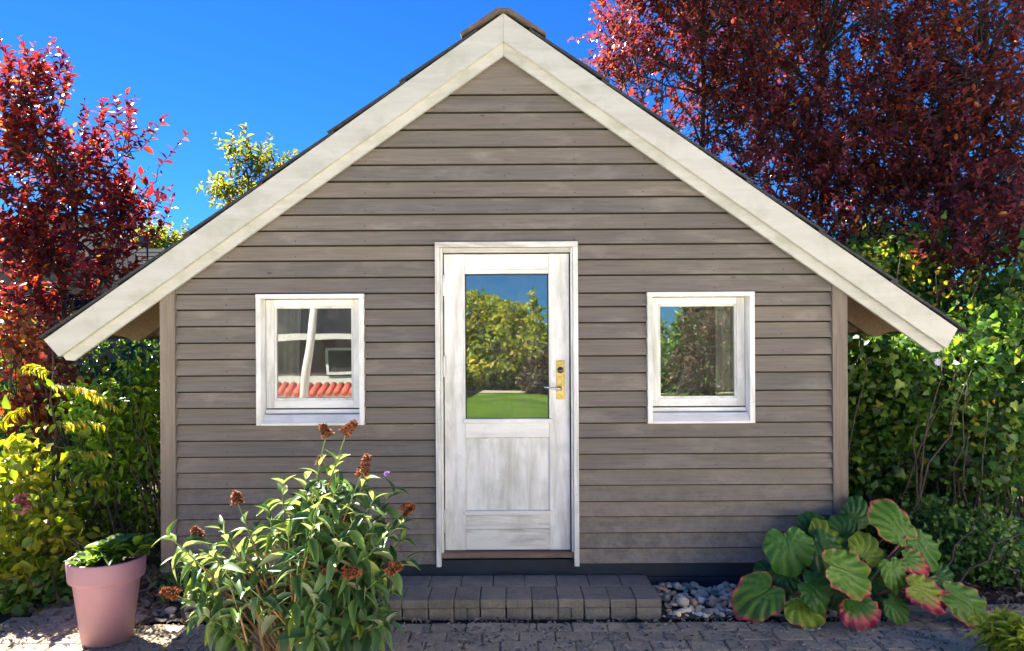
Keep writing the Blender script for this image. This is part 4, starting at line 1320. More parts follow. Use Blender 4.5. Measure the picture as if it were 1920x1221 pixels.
# ---- large leaved plant with red edges
def berg_mat():
    m, ns, ls, b = nodes('large_crinkled_leaf')
    at = ns.new('ShaderNodeAttribute'); at.attribute_name = 'tone'
    sep = ns.new('ShaderNodeSeparateColor'); ls.new(at.outputs['Color'], sep.inputs[0])
    geo = ns.new('ShaderNodeNewGeometry')
    n = noise(ns, ls, geo.outputs['Position'], 30, 5, 0.7)
    oi = ns.new('ShaderNodeObjectInfo')
    gr = ramp(ns, [(0, (0.03, 0.10, 0.02, 1)), (0.4, (0.065, 0.185, 0.022, 1)), (0.7, (0.14, 0.27, 0.022, 1)), (1, (0.34, 0.38, 0.025, 1))]); ls.new(sep.outputs[1], gr.inputs[0])
    ad = ns.new('ShaderNodeMath'); ad.operation = 'MULTIPLY_ADD'; ad.inputs[1].default_value = 0.5; ad.inputs[2].default_value = -0.25; ls.new(n, ad.inputs[0])
    a2 = ns.new('ShaderNodeMath'); a2.operation = 'ADD'; ls.new(ad.outputs[0], a2.inputs[0]); ls.new(sep.outputs[0], a2.inputs[1])
    rr_ = ramp(ns, [(0.42, (0, 0, 0, 1)), (0.62, (0.5, 0.5, 0.5, 1)), (0.8, (1, 1, 1, 1))]); ls.new(a2.outputs[0], rr_.inputs[0])
    rc = ramp(ns, [(0.4, (0.55, 0.40, 0.06, 1)), (0.60, (0.62, 0.22, 0.12, 1)), (0.82, (0.66, 0.07, 0.10, 1)), (1, (0.30, 0.03, 0.07, 1))]); ls.new(a2.outputs[0], rc.inputs[0])
    c = mixc(ns, ls, rr_.outputs[0], gr.outputs[0], rc.outputs[0])
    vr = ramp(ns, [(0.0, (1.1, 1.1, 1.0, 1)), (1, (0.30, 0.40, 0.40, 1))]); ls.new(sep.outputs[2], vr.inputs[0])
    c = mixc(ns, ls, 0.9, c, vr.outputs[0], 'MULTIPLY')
    n2 = noise(ns, ls, geo.outputs['Position'], 110, 4, 0.7)
    n2r = ramp(ns, [(0.3, (0.8, 0.8, 0.8, 1)), (0.7, (1.2, 1.2, 1.2, 1))]); ls.new(n2, n2r.inputs[0])
    c = mixc(ns, ls, 0.7, c, n2r.outputs[0], 'MULTIPLY')
    ls.new(c, b.inputs['Base Color']); b.inputs['Roughness'].default_value = 0.38; b.inputs['Specular IOR Level'].default_value = 0.4
    bump(ns, ls, n2, 0.6, 0.003, b)
    t = ns.new('ShaderNodeBsdfTranslucent'); ls.new(c, t.inputs['Color'])
    mx = ns.new('ShaderNodeMixShader'); mx.inputs[0].default_value = 0.2
    out = [x for x in ns if x.type == 'OUTPUT_MATERIAL'][0]
    ls.new(b.outputs[0], mx.inputs[1]); ls.new(t.outputs[0], mx.inputs[2]); ls.new(mx.outputs[0], out.inputs['Surface'])
    return m
M['berg'] = berg_mat()


def big_leaf(root, px, py, wpx, hpx, ang, d, tone, red, tilt, base, side=0.0, seed=0, cup=0.15, label=None):
    """round crinkled leaf; ang = direction of the tip in the picture (deg, 0 right, 90 up); red 0..1 how far the red reaches in from the edge"""
    r = np.random.default_rng(seed)
    ctr = np.array(W(px, py, d))
    a = math.radians(ang)
    # local axes: T tip dir, S side, Nv facing the viewer and up
    nrm = unit(np.array([math.cos(a) * .25 + side, -math.cos(tilt), math.sin(tilt)]))
    T = np.array([math.cos(a), 0.0, math.sin(a)]); T = unit(T - nrm * T.dot(nrm)); S = np.cross(T, nrm)
    # pixel extents along/across
    Lh = hpx * d / FPX / 2 * 1.08; Wh = wpx * d / FPX / 2 * 1.06
    nr, na = 9, 72
    org = -0.72     # veins fan out from here (leaf base)
    V = []; col = []
    lobes = r.uniform(0, 6.28, 3); rimw = r.uniform(.25, .48)
    for i in range(nr + 1):
        rho = i / nr
        for k in range(na):
            th = 2 * math.pi * k / na
            ct, st = math.cos(th), math.sin(th)
            # outline: roundish, notch at the base
            R0 = 1.0 + 0.05 * math.sin(3 * th + lobes[0]) + 0.035 * math.sin(7 * th + lobes[1]) + .022 * abs(math.sin(13 * th + lobes[2]))
            dth = abs(((th - math.pi) + math.pi) % (2 * math.pi) - math.pi)
            R0 *= 1 - 0.34 * math.exp(-(dth / 0.28) ** 2)
            u, v = rho * R0 * ct, rho * R0 * st      # u along tip, v across
            va = math.atan2(v, u - org); vr_ = math.hypot(u - org, v)
            rip = math.cos(va * 17 + 0.8 * math.sin(vr_ * 5) + lobes[1]) * min(vr_ * 1.2, 1)
            z = -cup * (u * u + v * v) * .8 + 0.060 * rip * (0.35 + rho) + 0.06 * rho ** 3 * math.sin(5 * th + lobes[1]) + .10 * abs(v) * (1 - rho * .5) - 0.18 * max(u, 0) ** 2
            z += 0.03 * rho ** 4 * math.sin(17 * th + lobes[0])
            V.append(ctr + T * u * Lh + S * v * Wh + nrm * z * (Lh + Wh) / 2)
            redness = np.clip((rho ** 5) * ((0.62 if red > .05 else rimw) + .1 * math.sin(4 * th + lobes[1])) + red * (0.5 + 0.5 * rho) * (0.55 + 0.45 * math.cos(th - lobes[2] * 0.15)) , 0, 1)
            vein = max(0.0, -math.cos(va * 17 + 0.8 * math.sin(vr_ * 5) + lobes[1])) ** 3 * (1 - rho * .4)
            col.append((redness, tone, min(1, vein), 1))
    F = []
    for i in range(nr):
        for k in range(na):
            F.append((i * na + k, (i + 1) * na + k, (i + 1) * na + (k + 1) % na, i * na + (k + 1) % na))
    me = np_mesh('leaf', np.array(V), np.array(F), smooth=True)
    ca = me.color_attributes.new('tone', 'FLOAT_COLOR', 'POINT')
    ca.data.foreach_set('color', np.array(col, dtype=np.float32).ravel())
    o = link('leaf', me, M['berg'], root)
    if label: o['label'] = label
    root_pt = ctr - T * Lh * 0.66
    pts = limb(np.array(base), root_pt, 0.03, 7, 0.002)
    MB().tube(pts, list(np.linspace(.009, .006, 7)), 7).build('stalk', M['stem_red'] if red > .2 else M['stem_green'], root)


gx = W(1575, 1130, 4.6)
berg = empty('broad_leaved_plant', (gx.x, gx.y, 0), 'low plant with big round crinkled green leaves edged red and pink at the shed corner', 'plant')
bl = [  # px, py, w, h, angle, d, tone, red, tilt
    (1480, 1031, 88, 84, -80, 4.42, .40, .0, .35), (1524, 985, 52, 54, 80, 4.72, .15, .0, .5), (1551, 1004, 70, 56, 40, 4.62, .85, .0, .7),
    (1545, 1036, 74, 84, -70, 4.52, .1, .0, .5), (1594, 1074, 84, 112, -15, 4.22, .62, .22, .55), (1625, 1028, 64, 62, 60, 4.55, .85, .02, .5),
    (1674, 979, 66, 92, 122, 4.50, .55, .22, .45), (1734, 1030, 58, 78, -62, 4.52, .45, .0, .4), (1716, 1056, 46, 62, -30, 4.42, .5, .95, .5),
    (1677, 1076, 50, 62, -85, 4.35, .6, .02, .4), (1739, 1112, 66, 90, -22, 4.28, .9, .85, .6), (1816, 1134, 74, 108, -38, 4.30, .6, .24, .6),
    (1613, 1145, 82, 60, -80, 4.24, .35, .95, .75), (1681, 1142, 46, 50, -70, 4.28, .5, .0, .6), (1530, 1106, 76, 66, -45, 4.30, .25, .02, .6),
    (1512, 1142, 80, 62, -75, 4.30, .85, .08, .7), (1470, 1086, 52, 54, -100, 4.45, .1, .0, .5), (1421, 1118, 80, 96, 215, 4.38, .5, .32, .6),
    (1430, 1074, 54, 36, 150, 4.60, .1, .0, .8), (1606, 962, 50, 64, 60, 4.78, .1, .0, .4), (1580, 990, 50, 50, 90, 4.7, .2, .0, .4), (1640, 1100, 54, 50, -60, 4.5, .3, .0, .6),
    (1700, 1010, 60, 50, 50, 4.72, .15, .0, .5), (1655, 1052, 50, 60, 10, 4.7, .1, .0, .6), (1580, 1120, 60, 50, -90, 4.5, .15, 0, .6), (1770, 1085, 56, 46, -20, 4.6, .2, .05, .6), (1455, 1125, 56, 46, -110, 4.5, .1, 0, .7)]
for i, q in enumerate(bl):
    px, py, w, h, ang, d, tone, red, tilt = q
    base = (gx.x + (px - 1575) * .0007 + random.uniform(-.05, .05), gx.y + random.uniform(-.05, .05), 0.0)
    big_leaf(berg, px, py, w, h, ang, d, tone, red, tilt, base, seed=i + 3, side=random.uniform(-.15, .15),
             label={12: 'leaf turning crimson at the paving', 8: 'folded crimson leaf', 10: 'yellow and pink leaf'}.get(i))

# ---- yellow green plant, bottom right corner
lp = W(1895, 1210, 3.85)
lily = empty('strappy_leaved_plant', (lp.x, lp.y, 0), 'upright yellow green plant cut off by the bottom right corner of the photo', 'plant')
P0 = np.array([[lp.x + random.gauss(0, .035), lp.y + random.gauss(0, .05), random.uniform(.0, .06)] for _ in range(30)])
D0 = np.array([[random.gauss(0, .45), random.gauss(-.1, .4), 1.0] for _ in range(30)])
a1, a2, a3, a4, a5, pth = shoots(P0, D0, 0.15, 11, .085, .23, curl=.15, spread=.8, upn=.5)
leaves(lily, M['lf_lily'], STRAP, a1, a2, a3, a4, a5, 230)
V, F = tubes_np(pth, np.broadcast_to(np.linspace(.004, .002, pth.shape[1]), pth.shape[:2]), 4)
link('stems', np_mesh('stems', V, F), M['stem_green'], lily)['kind'] = 'stuff'

# ---- red leaved tree on the left
tree('red_leaved_tree', 'small tree with bright red leaves and bare shoots left of the shed roof', 'tree', (W(90, 900, 7.5).x, 2.57, 0),
     [blob(45, 330, 7.5, 75, 200, .7), blob(125, 370, 7.4, 125, 120, .6), blob(65, 220, 7.5, 60, 100, .4), blob(190, 330, 7.3, 95, 105, .4), blob(255, 320, 7.2, 50, 55, .3), blob(235, 420, 7.2, 60, 60, .3), blob(225, 250, 7.3, 35, 50, .2), blob(120, 170, 7.4, 25, 50, .2), blob(190, 520, 7.0, 60, 50, .3), blob(70, 520, 7.3, 100, 110, .6), blob(150, 470, 7.3, 100, 80, .5), blob(50, 640, 7.1, 80, 80, .5)],
     480, 0.36, 13, 0.086, 0.56, M['lf_red'], OVATE, M['bark_dark'], trunk_r=0.04, n_limb=26, clump=0.4, cs=2.2, up=1.1, outw=0.5, seed=11, curl=.2)
# ---- purple leaved trees on the right
tree('purple_leaved_tree', 'purple red leaved tree just behind the right roof slope, crown edge against open sky', 'tree', (W(1330, 900, 8.6).x, 3.67, 0),
     [blob(1210, 60, 8.5, 95, 150, .7), blob(1300, 130, 8.5, 150, 190, .8), blob(1380, 40, 8.6, 150, 200, .8), blob(1400, 280, 8.4, 130, 110, .7), blob(1290, -120, 8.5, 170, 150, .8)],
     1150, 0.36, 14, 0.074, 0.56, M['lf_plum'], OVATE, M['bark_dark'], trunk_r=0.05, n_limb=40, clump=0.6, cs=2.2, up=0.8, seed=12)
tree('purple_leaved_tree', 'densest dark purple leaved tree, above the right end of the shed roof', 'tree', (W(1580, 900, 8.2).x, 3.3, 0),
     [blob(1540, 100, 8.3, 170, 230, .9), blob(1620, 230, 8.1, 170, 190, .9), blob(1520, 300, 8.0, 130, 130, .7), blob(1600, -100, 8.4, 180, 150, .8), blob(1650, 400, 7.9, 160, 95, .6), blob(1640, 450, 7.1, 120, 70, .35)],
     1400, 0.36, 14, 0.074, 0.56, M['lf_plum'], OVATE, M['bark_dark'], trunks=[(W(1540, 900, 8.2).x, 3.3, 0), (W(1640, 900, 8.2).x, 3.2, 0)], trunk_r=0.045, n_limb=50, clump=0.6, cs=2.2, up=0.8, seed=13)
tree('purple_leaved_tree', 'tall dark purple leaved tree at the right edge above the ivy hedge', 'tree', (W(1850, 900, 7.6).x, 2.7, 0),
     [blob(1850, 120, 7.6, 170, 260, .9), blob(1760, 260, 7.7, 130, 170, .7), blob(1900, 330, 7.3, 120, 150, .7), blob(1800, 420, 7.3, 130, 100, .6), blob(1830, -120, 7.7, 180, 140, .8), blob(1820, 480, 6.5, 130, 80, .35), blob(1900, 430, 6.5, 80, 110, .35)],
     1300, 0.34, 14, 0.072, 0.56, M['lf_plum'], OVATE, M['bark_dark'], trunks=[(W(1835, 900, 7.4).x, 2.6, 0), (W(1780, 900, 7.6).x, 2.8, 0)], trunk_r=0.045, n_limb=46, clump=0.55, cs=2.2, up=0.8, seed=14)


def hedge(name, label, cat, base, blobs, n, leaf_len, aspect, mat, tmpls, bark, singles=300, seed=1, face=(-0.1, -1, 0.5), droopy=0.3, clump=.3, cs=3.0, group=None, stems=40, hollow=0.35, rnd=0.5):
    """leafy mass: leaves face outwards and overlap, with hollows"""
    root = empty(name, base, label, cat, group)
    P = in_blobs(n, blobs, seed, hollow, clump, cs)
    # cluster leaves into sprays
    spray = P[rng.integers(0, len(P), n // 2)]
    P[: n // 2] = spray + rng.normal(0, leaf_len * 1.1, spray.shape)
    cen = np.mean([b[0] for b in blobs], axis=0)
    D = rng.normal(0, .8, P.shape) + np.array([0, -.35, -droopy])
    Nn = np.array(face) + rng.normal(0, rnd, P.shape)
    L = leaf_len * rng.uniform(.6, 1.25, len(P))
    leaves(root, mat, tmpls, P, D, Nn, L, L * aspect * rng.uniform(.85, 1.15, len(P)), singles)
    st = MB()
    q = in_blobs(stems, blobs, seed + 3)
    for p in q:
        b0 = np.array([p[0] + random.gauss(0, .25), p[1] + random.gauss(0, .15), -0.03])
        st.tube(limb(b0, p + [0, -.1, .1], 0.1, 7, .025), list(np.linspace(.012, .003, 7)), 5, False)
    st.build('branches', bark, root)['kind'] = 'stuff'
    return root


# ivy hedge right
hedge('ivy_hedge', 'tall dark green ivy covered hedge right of the shed', 'hedge', (W(1760, 1000, 6.2).x, 1.2, 0),
      [blob(1680, 720, 6.1, 110, 120, .45), blob(1790, 720, 5.9, 130, 130, .45), blob(1900, 700, 5.7, 120, 150, .4), blob(1760, 880, 6.0, 170, 130, .4), blob(1640, 880, 6.3, 90, 170, .4), blob(1880, 900, 5.6, 110, 150, .4),
       blob(1700, 570, 6.4, 130, 90, .45), blob(1820, 570, 6.2, 140, 90, .45), blob(1650, 500, 6.8, 90, 60, .4), blob(1740, 480, 6.7, 60, 60, .3), blob(1920, 560, 6.0, 100, 120, .4)],
      15000, 0.066, 0.95, M['lf_ivy'], IVY, M['bark'], 300, 21, clump=.85, cs=3.4, stems=90)
hedge('sun_fleck_leaves', 'added yellow leaves standing in for sunlit flecks between the purple tree and the ivy', 'climber', (W(1800, 900, 6.6).x, 1.6, 0),
      [blob(1700, 510, 6.5, 120, 70, .3), blob(1820, 560, 6.2, 110, 90, .3), blob(1640, 440, 7.0, 70, 50, .3), blob(1840, 820, 5.5, 70, 90, .12)],
      520, 0.05, 0.7, M['lf_sumac_fleck'], OVATE, M['bark'], 300, 33, clump=.6, cs=5, stems=14, hollow=0, rnd=.9)  # sun flecks on the hedge, put in as yellow leaf colour
hedge('dense_evergreen', 'dark green shrubbery glimpsed behind the ivy and under the purple trees', 'hedge', (W(1700, 1000, 8.2).x, 3.2, 0),
      [blob(1620, 520, 7.9, 160, 130, .5), blob(1800, 560, 7.8, 200, 170, .5), blob(1700, 800, 7.6, 260, 260, .5), blob(1900, 800, 7.4, 160, 280, .5), blob(1560, 760, 8.2, 160, 300, .4), blob(2000, 600, 7.4, 180, 300, .5)],
      12000, 0.085, 0.6, M['lf_dark'], OVATE, M['bark'], 0, 22, clump=.1, stems=20)
hedge('box_shrub', 'round small leaved green shrub at the foot of the ivy hedge', 'shrub', (W(1830, 1100, 5.2).x, .2, 0),
      [blob(1810, 1030, 5.25, 85, 80, .28), blob(1880, 1040, 5.1, 80, 75, .25), blob(1740, 1000, 5.5, 60, 80, .25)],
      4200, 0.040, 0.72, M['lf_box'], ROUND, M['bark'], 300, 23, clump=.3, cs=5, stems=24)
# autumn tinted vine low behind left barge end
hedge('autumn_vine', 'orange and brown tinted vine hanging under the left end of the roof', 'vine', (W(120, 1000, 5.8).x, .9, 0),
      [blob(95, 730, 5.7, 60, 90, .25), blob(150, 690, 5.8, 45, 40, .2), blob(60, 760, 5.6, 80, 90, .2), blob(40, 640, 5.9, 60, 80, .2)],
      1100, 0.062, 0.75, M['lf_autumn'], OVATE, M['bark_dark'], 220, 24, clump=.5, cs=4, stems=26, hollow=.1, rnd=.8)
# left hedges
hedge('laurel_hedge', 'dark glossy laurel hedge beside the left wall of the shed', 'hedge', (W(210, 1000, 6.6).x, 1.6, 0),
      [blob(250, 760, 6.6, 110, 130, .4), blob(180, 830, 6.5, 120, 160, .4), blob(80, 850, 6.6, 130, 140, .4), blob(270, 900, 6.5, 100, 130, .4), blob(-40, 860, 6.6, 120, 140, .4)],
      6500, 0.085, 0.45, M['lf_dark'], OVATE, M['bark'], 300, 25, clump=.4, stems=30)
hedge('background_hedge', 'deep green hedge far behind on the left under the neighbour roof', 'hedge', (-6, 5.5, 0),
      [((-7.5, 5.6, 1.0), (2.0, .5, 1.2)), ((-4.5, 5.4, 1.0), (2.0, .5, 1.1)), ((-10, 5.6, 1.0), (2.0, .5, 1.2))],
      9000, 0.10, 0.5, M['lf_dark'], OVATE, M['bark'], 0, 26, clump=.05, stems=14)
hedge('bright_green_shrub', 'bright green sunlit shrub between the laurel hedge and the pink pot', 'shrub', (W(175, 1000, 5.7).x, .75, 0),
      [blob(180, 770, 5.45, 65, 65, .2), blob(250, 790, 5.6, 60, 60, .18), blob(200, 870, 5.4, 75, 70, .2), blob(270, 720, 5.9, 50, 50, .15)],
      1900, 0.075, 0.5, M['lf_lush'], OVATE, M['bark'], 300, 27, clump=.35, cs=4, stems=26, hollow=.1, face=(-.1, -.6, 1))
hedge('ground_cover_shrub', 'low spreading small leaved shrub at the ground beside the left corner post', 'shrub', (W(210, 1000, 5.5).x, .6, 0),
      [blob(240, 975, 5.6, 75, 50, .3), blob(150, 985, 5.5, 80, 55, .3), blob(80, 960, 5.4, 70, 70, .3)],
      3200, 0.052, 0.5, M['lf_lush'], OVATE, M['bark'], 300, 28, clump=.3, cs=4, stems=20, hollow=.2, face=(-.1, -.5, 1))
hedge('yellow_green_shrub', 'yellow green broad leaved shrub at the left edge above the paving', 'shrub', (W(20, 1100, 4.9).x, -.05, 0),
      [blob(20, 900, 4.95, 85, 95, .22), blob(70, 1000, 4.85, 75, 85, .22), blob(0, 1070, 4.75, 85, 75, .2), blob(100, 1060, 4.95, 50, 45, .15)],
      1500, 0.085, 0.62, M['lf_yellow'], OVATE, M['bark'], 300, 29, clump=.35, cs=4, stems=30, hollow=.1, rnd=.7, face=(-.1, -.7, .8))
hedge('ivy_ground_cover', 'ivy trailing at the edge of the paving by the pink pot', 'ivy', (W(110, 1100, 4.95).x, -.05, 0),
      [blob(100, 1085, 4.9, 80, 35, .2), blob(30, 1120, 4.7, 60, 35, .15), blob(200, 1040, 5.35, 90, 30, .2)],
      800, 0.07, 0.9, M['lf_ivy'], IVY, M['bark'], 250, 30, clump=.3, cs=4, stems=16, hollow=0, rnd=.6, face=(0, -.5, 1))
hedge('corner_weeds', 'small green weeds growing by the foot of the left corner post', 'plant', (W(330, 1090, 4.8).x, -.1, 0),
      [blob(335, 1085, 4.75, 40, 22, .1)], 110, 0.055, 0.6, M['lf_ivy'], OVATE, M['bark'], 110, 31, clump=0, stems=6, hollow=0, face=(0, -.4, 1))

# sumac fronds: long yellow lit pinnate leaves
sm = W(105, 1000, 5.3)
sumac = empty('pinnate_shrub', (sm.x, sm.y, 0), 'slender shrub with long yellow lit pinnate leaves before the laurel hedge', 'shrub')
fr = [((92, 725), (185, 738)), ((105, 800), (190, 796)), ((110, 856), (196, 850)), ((100, 912), (192, 902)), ((60, 760), (0, 800)), ((100, 700), (50, 690)), ((115, 720), (215, 765)), ((95, 840), (40, 880))]
st = MB()
trunk_pts = limb((sm.x, sm.y, 0), np.array(W(98, 640, 5.3)), 0.0, 9, .02)
st.tube(trunk_pts, list(np.linspace(.014, .005, 9)), 6)
for a, b in fr:
    A = np.array(W(*a, 5.2)); B = np.array(W(*b, 5.0))
    pts = limb(A, B, 0.05, 8, .004); st.tube(pts, list(np.linspace(.003, .0012, 8)), 4, False)
    pr_ = []; 
    PP = []; DD = []
    T_ = unit(B - A)
    for k in range(13):
        u = (k + 1) / 13 * 7; i0 = min(int(u), 6); q = pts[i0] * (1 - (u - i0)) + pts[i0 + 1] * (u - i0)
        for s2 in (-1, 1):
            PP.append(q); DD.append(T_ * .5 + np.array([0, -.35 * s2, .25 * s2 - .25]) + rng.normal(0, .12, 3))
    PP = np.array(PP); DD = np.array(DD); LL = np.full(len(PP), .075) * (1 - .4 * np.abs(np.repeat(np.arange(13), 2) / 12 - .4))
    leaves(sumac, M['lf_sumac_fleck'], LANCE, PP, DD, np.array([0, -.3, 1.0]) + rng.normal(0, .2, PP.shape), LL, LL * .3, 40, name='leaflet', mass='small_leaflets')
st.build('stems', M['bark'], sumac)['kind'] = 'stuff'

# hydrangea-like pink bloom at the left edge and a small pale bloom on the right
n = 60; tip = np.array(W(42, 945, 4.72)); out = unit(rng.normal(size=(n, 3)) * [1, .8, 1.2])
V, F = bake([PETAL[0]], tip + out * .028, out + rng.normal(0, .4, (n, 3)), out * .5 + rng.normal(0, .5, (n, 3)), np.full(n, .05), np.full(n, .035))
pf = link('pink_flower', np_mesh('pink_flower', V, F), M['pink_petal']); tag(pf, 'faded pink flower head among the yellow green leaves at the left edge', 'flower')
n = 8; tip = np.array(W(1757, 679, 4.98)); w = np.arange(n) * 2 * math.pi / n
D_ = np.stack([np.cos(w), -.5 + 0 * w, np.sin(w)], -1)
V, F = bake([ROUND[0]], np.repeat(tip[None], n, 0), D_, np.tile([0, -1, .2], (n, 1)), np.full(n, .028), np.full(n, .024))
ch = empty('hanging_flower', tuple(W(1757, 679, 4.98)), 'pale lilac flower hanging on a thin stalk under the right end of the roof', 'flower')
link('petals', np_mesh('petals', V, F), M['white_petal'], ch)
MB().tube([W(1746, 660, 4.88), W(1747, 668, 4.92), W(1757, 679, 4.985)], .0016, 5).build('stalk', M['stem_green'], ch)

# pale trees behind the roof on the left
tree('pale_leaved_tree', 'pale yellow green treetop poking above the left roof slope', 'tree', (W(470, 900, 9).x, 4.1, 0),
     [blob(465, 345, 9, 38, 55, .35), blob(505, 325, 9, 28, 28, .25), blob(455, 300, 9, 18, 26, .2), blob(440, 365, 9, 35, 22, .2)],
     90, 0.26, 12, 0.085, 0.42, M['lf_pale'], OVATE, M['bark'], trunk_r=.03, n_limb=14, clump=.1, up=.8, outw=1, seed=31, singles=200)
tree('distant_tree', 'small distant yellow green tree beyond the neighbour roof', 'tree', (W(300, 700, 17).x, 12.1, 0),
     [blob(305, 470, 17, 45, 32, .6), blob(285, 455, 17, 22, 18, .4), blob(335, 478, 17, 25, 22, .4)],
     170, 0.34, 12, 0.12, 0.5, M['lf_pale'], OVATE, M['bark'], trunk_r=.06, n_limb=12, clump=.1, up=.8, outw=1, seed=32, singles=0)

# ---- neighbour house with slate roof, far left
nh = empty('neighbour_house', (W(180, 700, 14).x, 9, 0), 'low neighbour house with dark tiled roof and white verge behind the red tree', 'house')
M['tile'] = plain('dark_roof_tile', (0.014, 0.016, 0.021, 1), 0.95, var=0.3, scale=12, spec=0.05)
M['brick_far'] = plain('brown_brick', (0.20, 0.13, 0.10, 1), 0.9, var=0.3, scale=14)
hx0, hx1 = W(150, 480, 14).x, W(470, 480, 14).x
zr_, ze_ = W(200, 472, 14.0).z, 2.2
yr_ = 14 - CAMD; ye_ = yr_ - 2.2
rowsn = 13; colsn = 20; tl = []
tmesh = MB().box(-.49, .49, -.5, .5, 0, 1, .04).mesh('roof_tile'); tmesh.materials.append(M['tile'])
slp = math.atan2(zr_ - ze_, yr_ - ye_); ln = math.hypot(zr_ - ze_, yr_ - ye_)
for i in range(rowsn):
    for j in range(colsn):
        o = bpy.data.objects.new('roof_tile', tmesh); COL.objects.link(o); o.parent = nh
        s_ = (i + .5) / rowsn; tx = hx0 + (j + .5) / colsn * (hx1 - hx0)
        p = Vector((tx, ye_ + s_ * (yr_ - ye_), ze_ + s_ * (zr_ - ze_) + .02)) - Vector(nh.location)
        o.location = p; o.scale = ((hx1 - hx0) / colsn, ln / rowsn * 1.12, .035); o.rotation_euler = (slp - .06, 0, 0)
MB().box(hx0 + .1, hx1 - .1, ye_ + .25, yr_ + 2.0, 0, ze_ + .02).build('wall', M['brick_far'], nh)
MB().prism([(ye_, ze_), (yr_, zr_ - .02), (yr_ + 2.2, ze_)], lambda y, z: (hx0 + .05, y, z), lambda y, z: (hx1, y, z)).build('roof_core', M['tile'], nh)
# nearer gable wing with white verge descending to the right
ga_, gb_, gc_ = W(60, 405, 12), W(232, 536, 12), W(-110, 536, 12)
MB().prism([(ga_.x, ga_.z), (gc_.x, gc_.z), (gb_.x, gb_.z)], lambda x, z: (x, 7.2, z), lambda x, z: (x, 9.5, z)).build('gable', M['brick_far'], nh)
MB().box(gc_.x + .3, gb_.x - .3, 7.25, 9.4, 0, gb_.z).build('wall', M['brick_far'], nh)
for a_, b_2 in ((ga_, gb_), (ga_, gc_)):
    t_ = .07
    q = [(a_.x, a_.z + .10), (a_.x, a_.z), (b_2.x, b_2.z), (b_2.x, b_2.z + .10)]
    MB().prism(q, lambda x, z: (x, 7.1, z), lambda x, z: (x, 7.18, z)).build('verge_board', M['lavender'], nh)
    q = [(a_.x, a_.z + .19), (a_.x, a_.z + .11), (b_2.x, b_2.z + .11), (b_2.x, b_2.z + .19)]
    MB().prism(q, lambda x, z: (x, 7.05, z), lambda x, z: (x, 9.5, z)).build('roof', M['tile'], nh)
# dish on a mast
dm = W(268, 470, 13.0)
dish = empty('satellite_dish', (dm.x, dm.y, dm.z - .3), 'small round grey satellite dish on a thin mast above the neighbour roof', 'satellite dish')
dc = W(270, 452, 13.0)
dd_ = MB(); seg = 24; M['dish'] = plain('grey_dish', (0.12, 0.13, 0.13, 1), .8)
vs_ = [(dc.x, dc.y + .05, dc.z)] + [(dc.x + .11 * math.cos(2 * math.pi * i / seg), dc.y - .0, dc.z + .11 * math.sin(2 * math.pi * i / seg)) for i in range(seg)]
dd_.add(vs_, [(0, 1 + (i + 1) % seg, 1 + i) for i in range(seg)], True); o = dd_.build('dish', M['dish'], dish); md = o.modifiers.new('t', 'SOLIDIFY'); md.thickness = .01
MB().tube([(dc.x + .03, dc.y + .07, dc.z - .6), (dc.x + .02, dc.y + .07, dc.z)], .016, 8).build('mast', M['dark_metal'], dish)
MB().tube([(dc.x, dc.y + .04, dc.z - .1), (dc.x - .12, dc.y - .15, dc.z - .06)], .008, 6).build('arm', M['dark_metal'], dish)

# ---- fallen leaves and petals (uncountable litter)
def litter(name, label, pts, mat, size, tm, kind='stuff', z=.004, tiltn=.35):
    n = len(pts); P = np.array(pts); P[:, 2] += z
    w = rng.uniform(0, 6.28, n)
    D = np.stack([np.cos(w), np.sin(w), rng.normal(0, .15, n)], -1); Nn = np.array([0, 0, 1.0]) + rng.normal(0, tiltn, (n, 3))
    L = size * rng.uniform(.5, 1.3, n)
    V, F = bake(tm, P, D, Nn, L, L * (.5 if tm is OVATE else .28))
    o = link(name, np_mesh(name, V, F), mat); tag(o, label, None, None, kind)
pts = [(random.uniform(-3.0, 4.2), random.uniform(-1.6, -0.5), 0) for _ in range(5500)]
CURL = [halfleaf([(0, .3), (.3, .5), (.7, .45), (1, .1)], .3, b) for b in (.5, .9, .2)]
litter('paving_litter', 'tiny pale dried petals and bits scattered over the grey paving', pts, M['petal'], .026, CURL)
pts = [(random.uniform(-3.0, -1.2), random.gauss(-.15, .22), 0) for _ in range(420)] + [(random.uniform(2.3, 4.3), random.uniform(-.4, .3), 0) for _ in range(380)] + [(random.gauss(-2.35, .2), random.uniform(-.2, .5), 0.0) for _ in range(260)]
litter('fallen_leaves', 'brown fallen leaves on the soil at the foot of the hedges', pts, M['lf_dry'], .06, OVATE, z=.012)

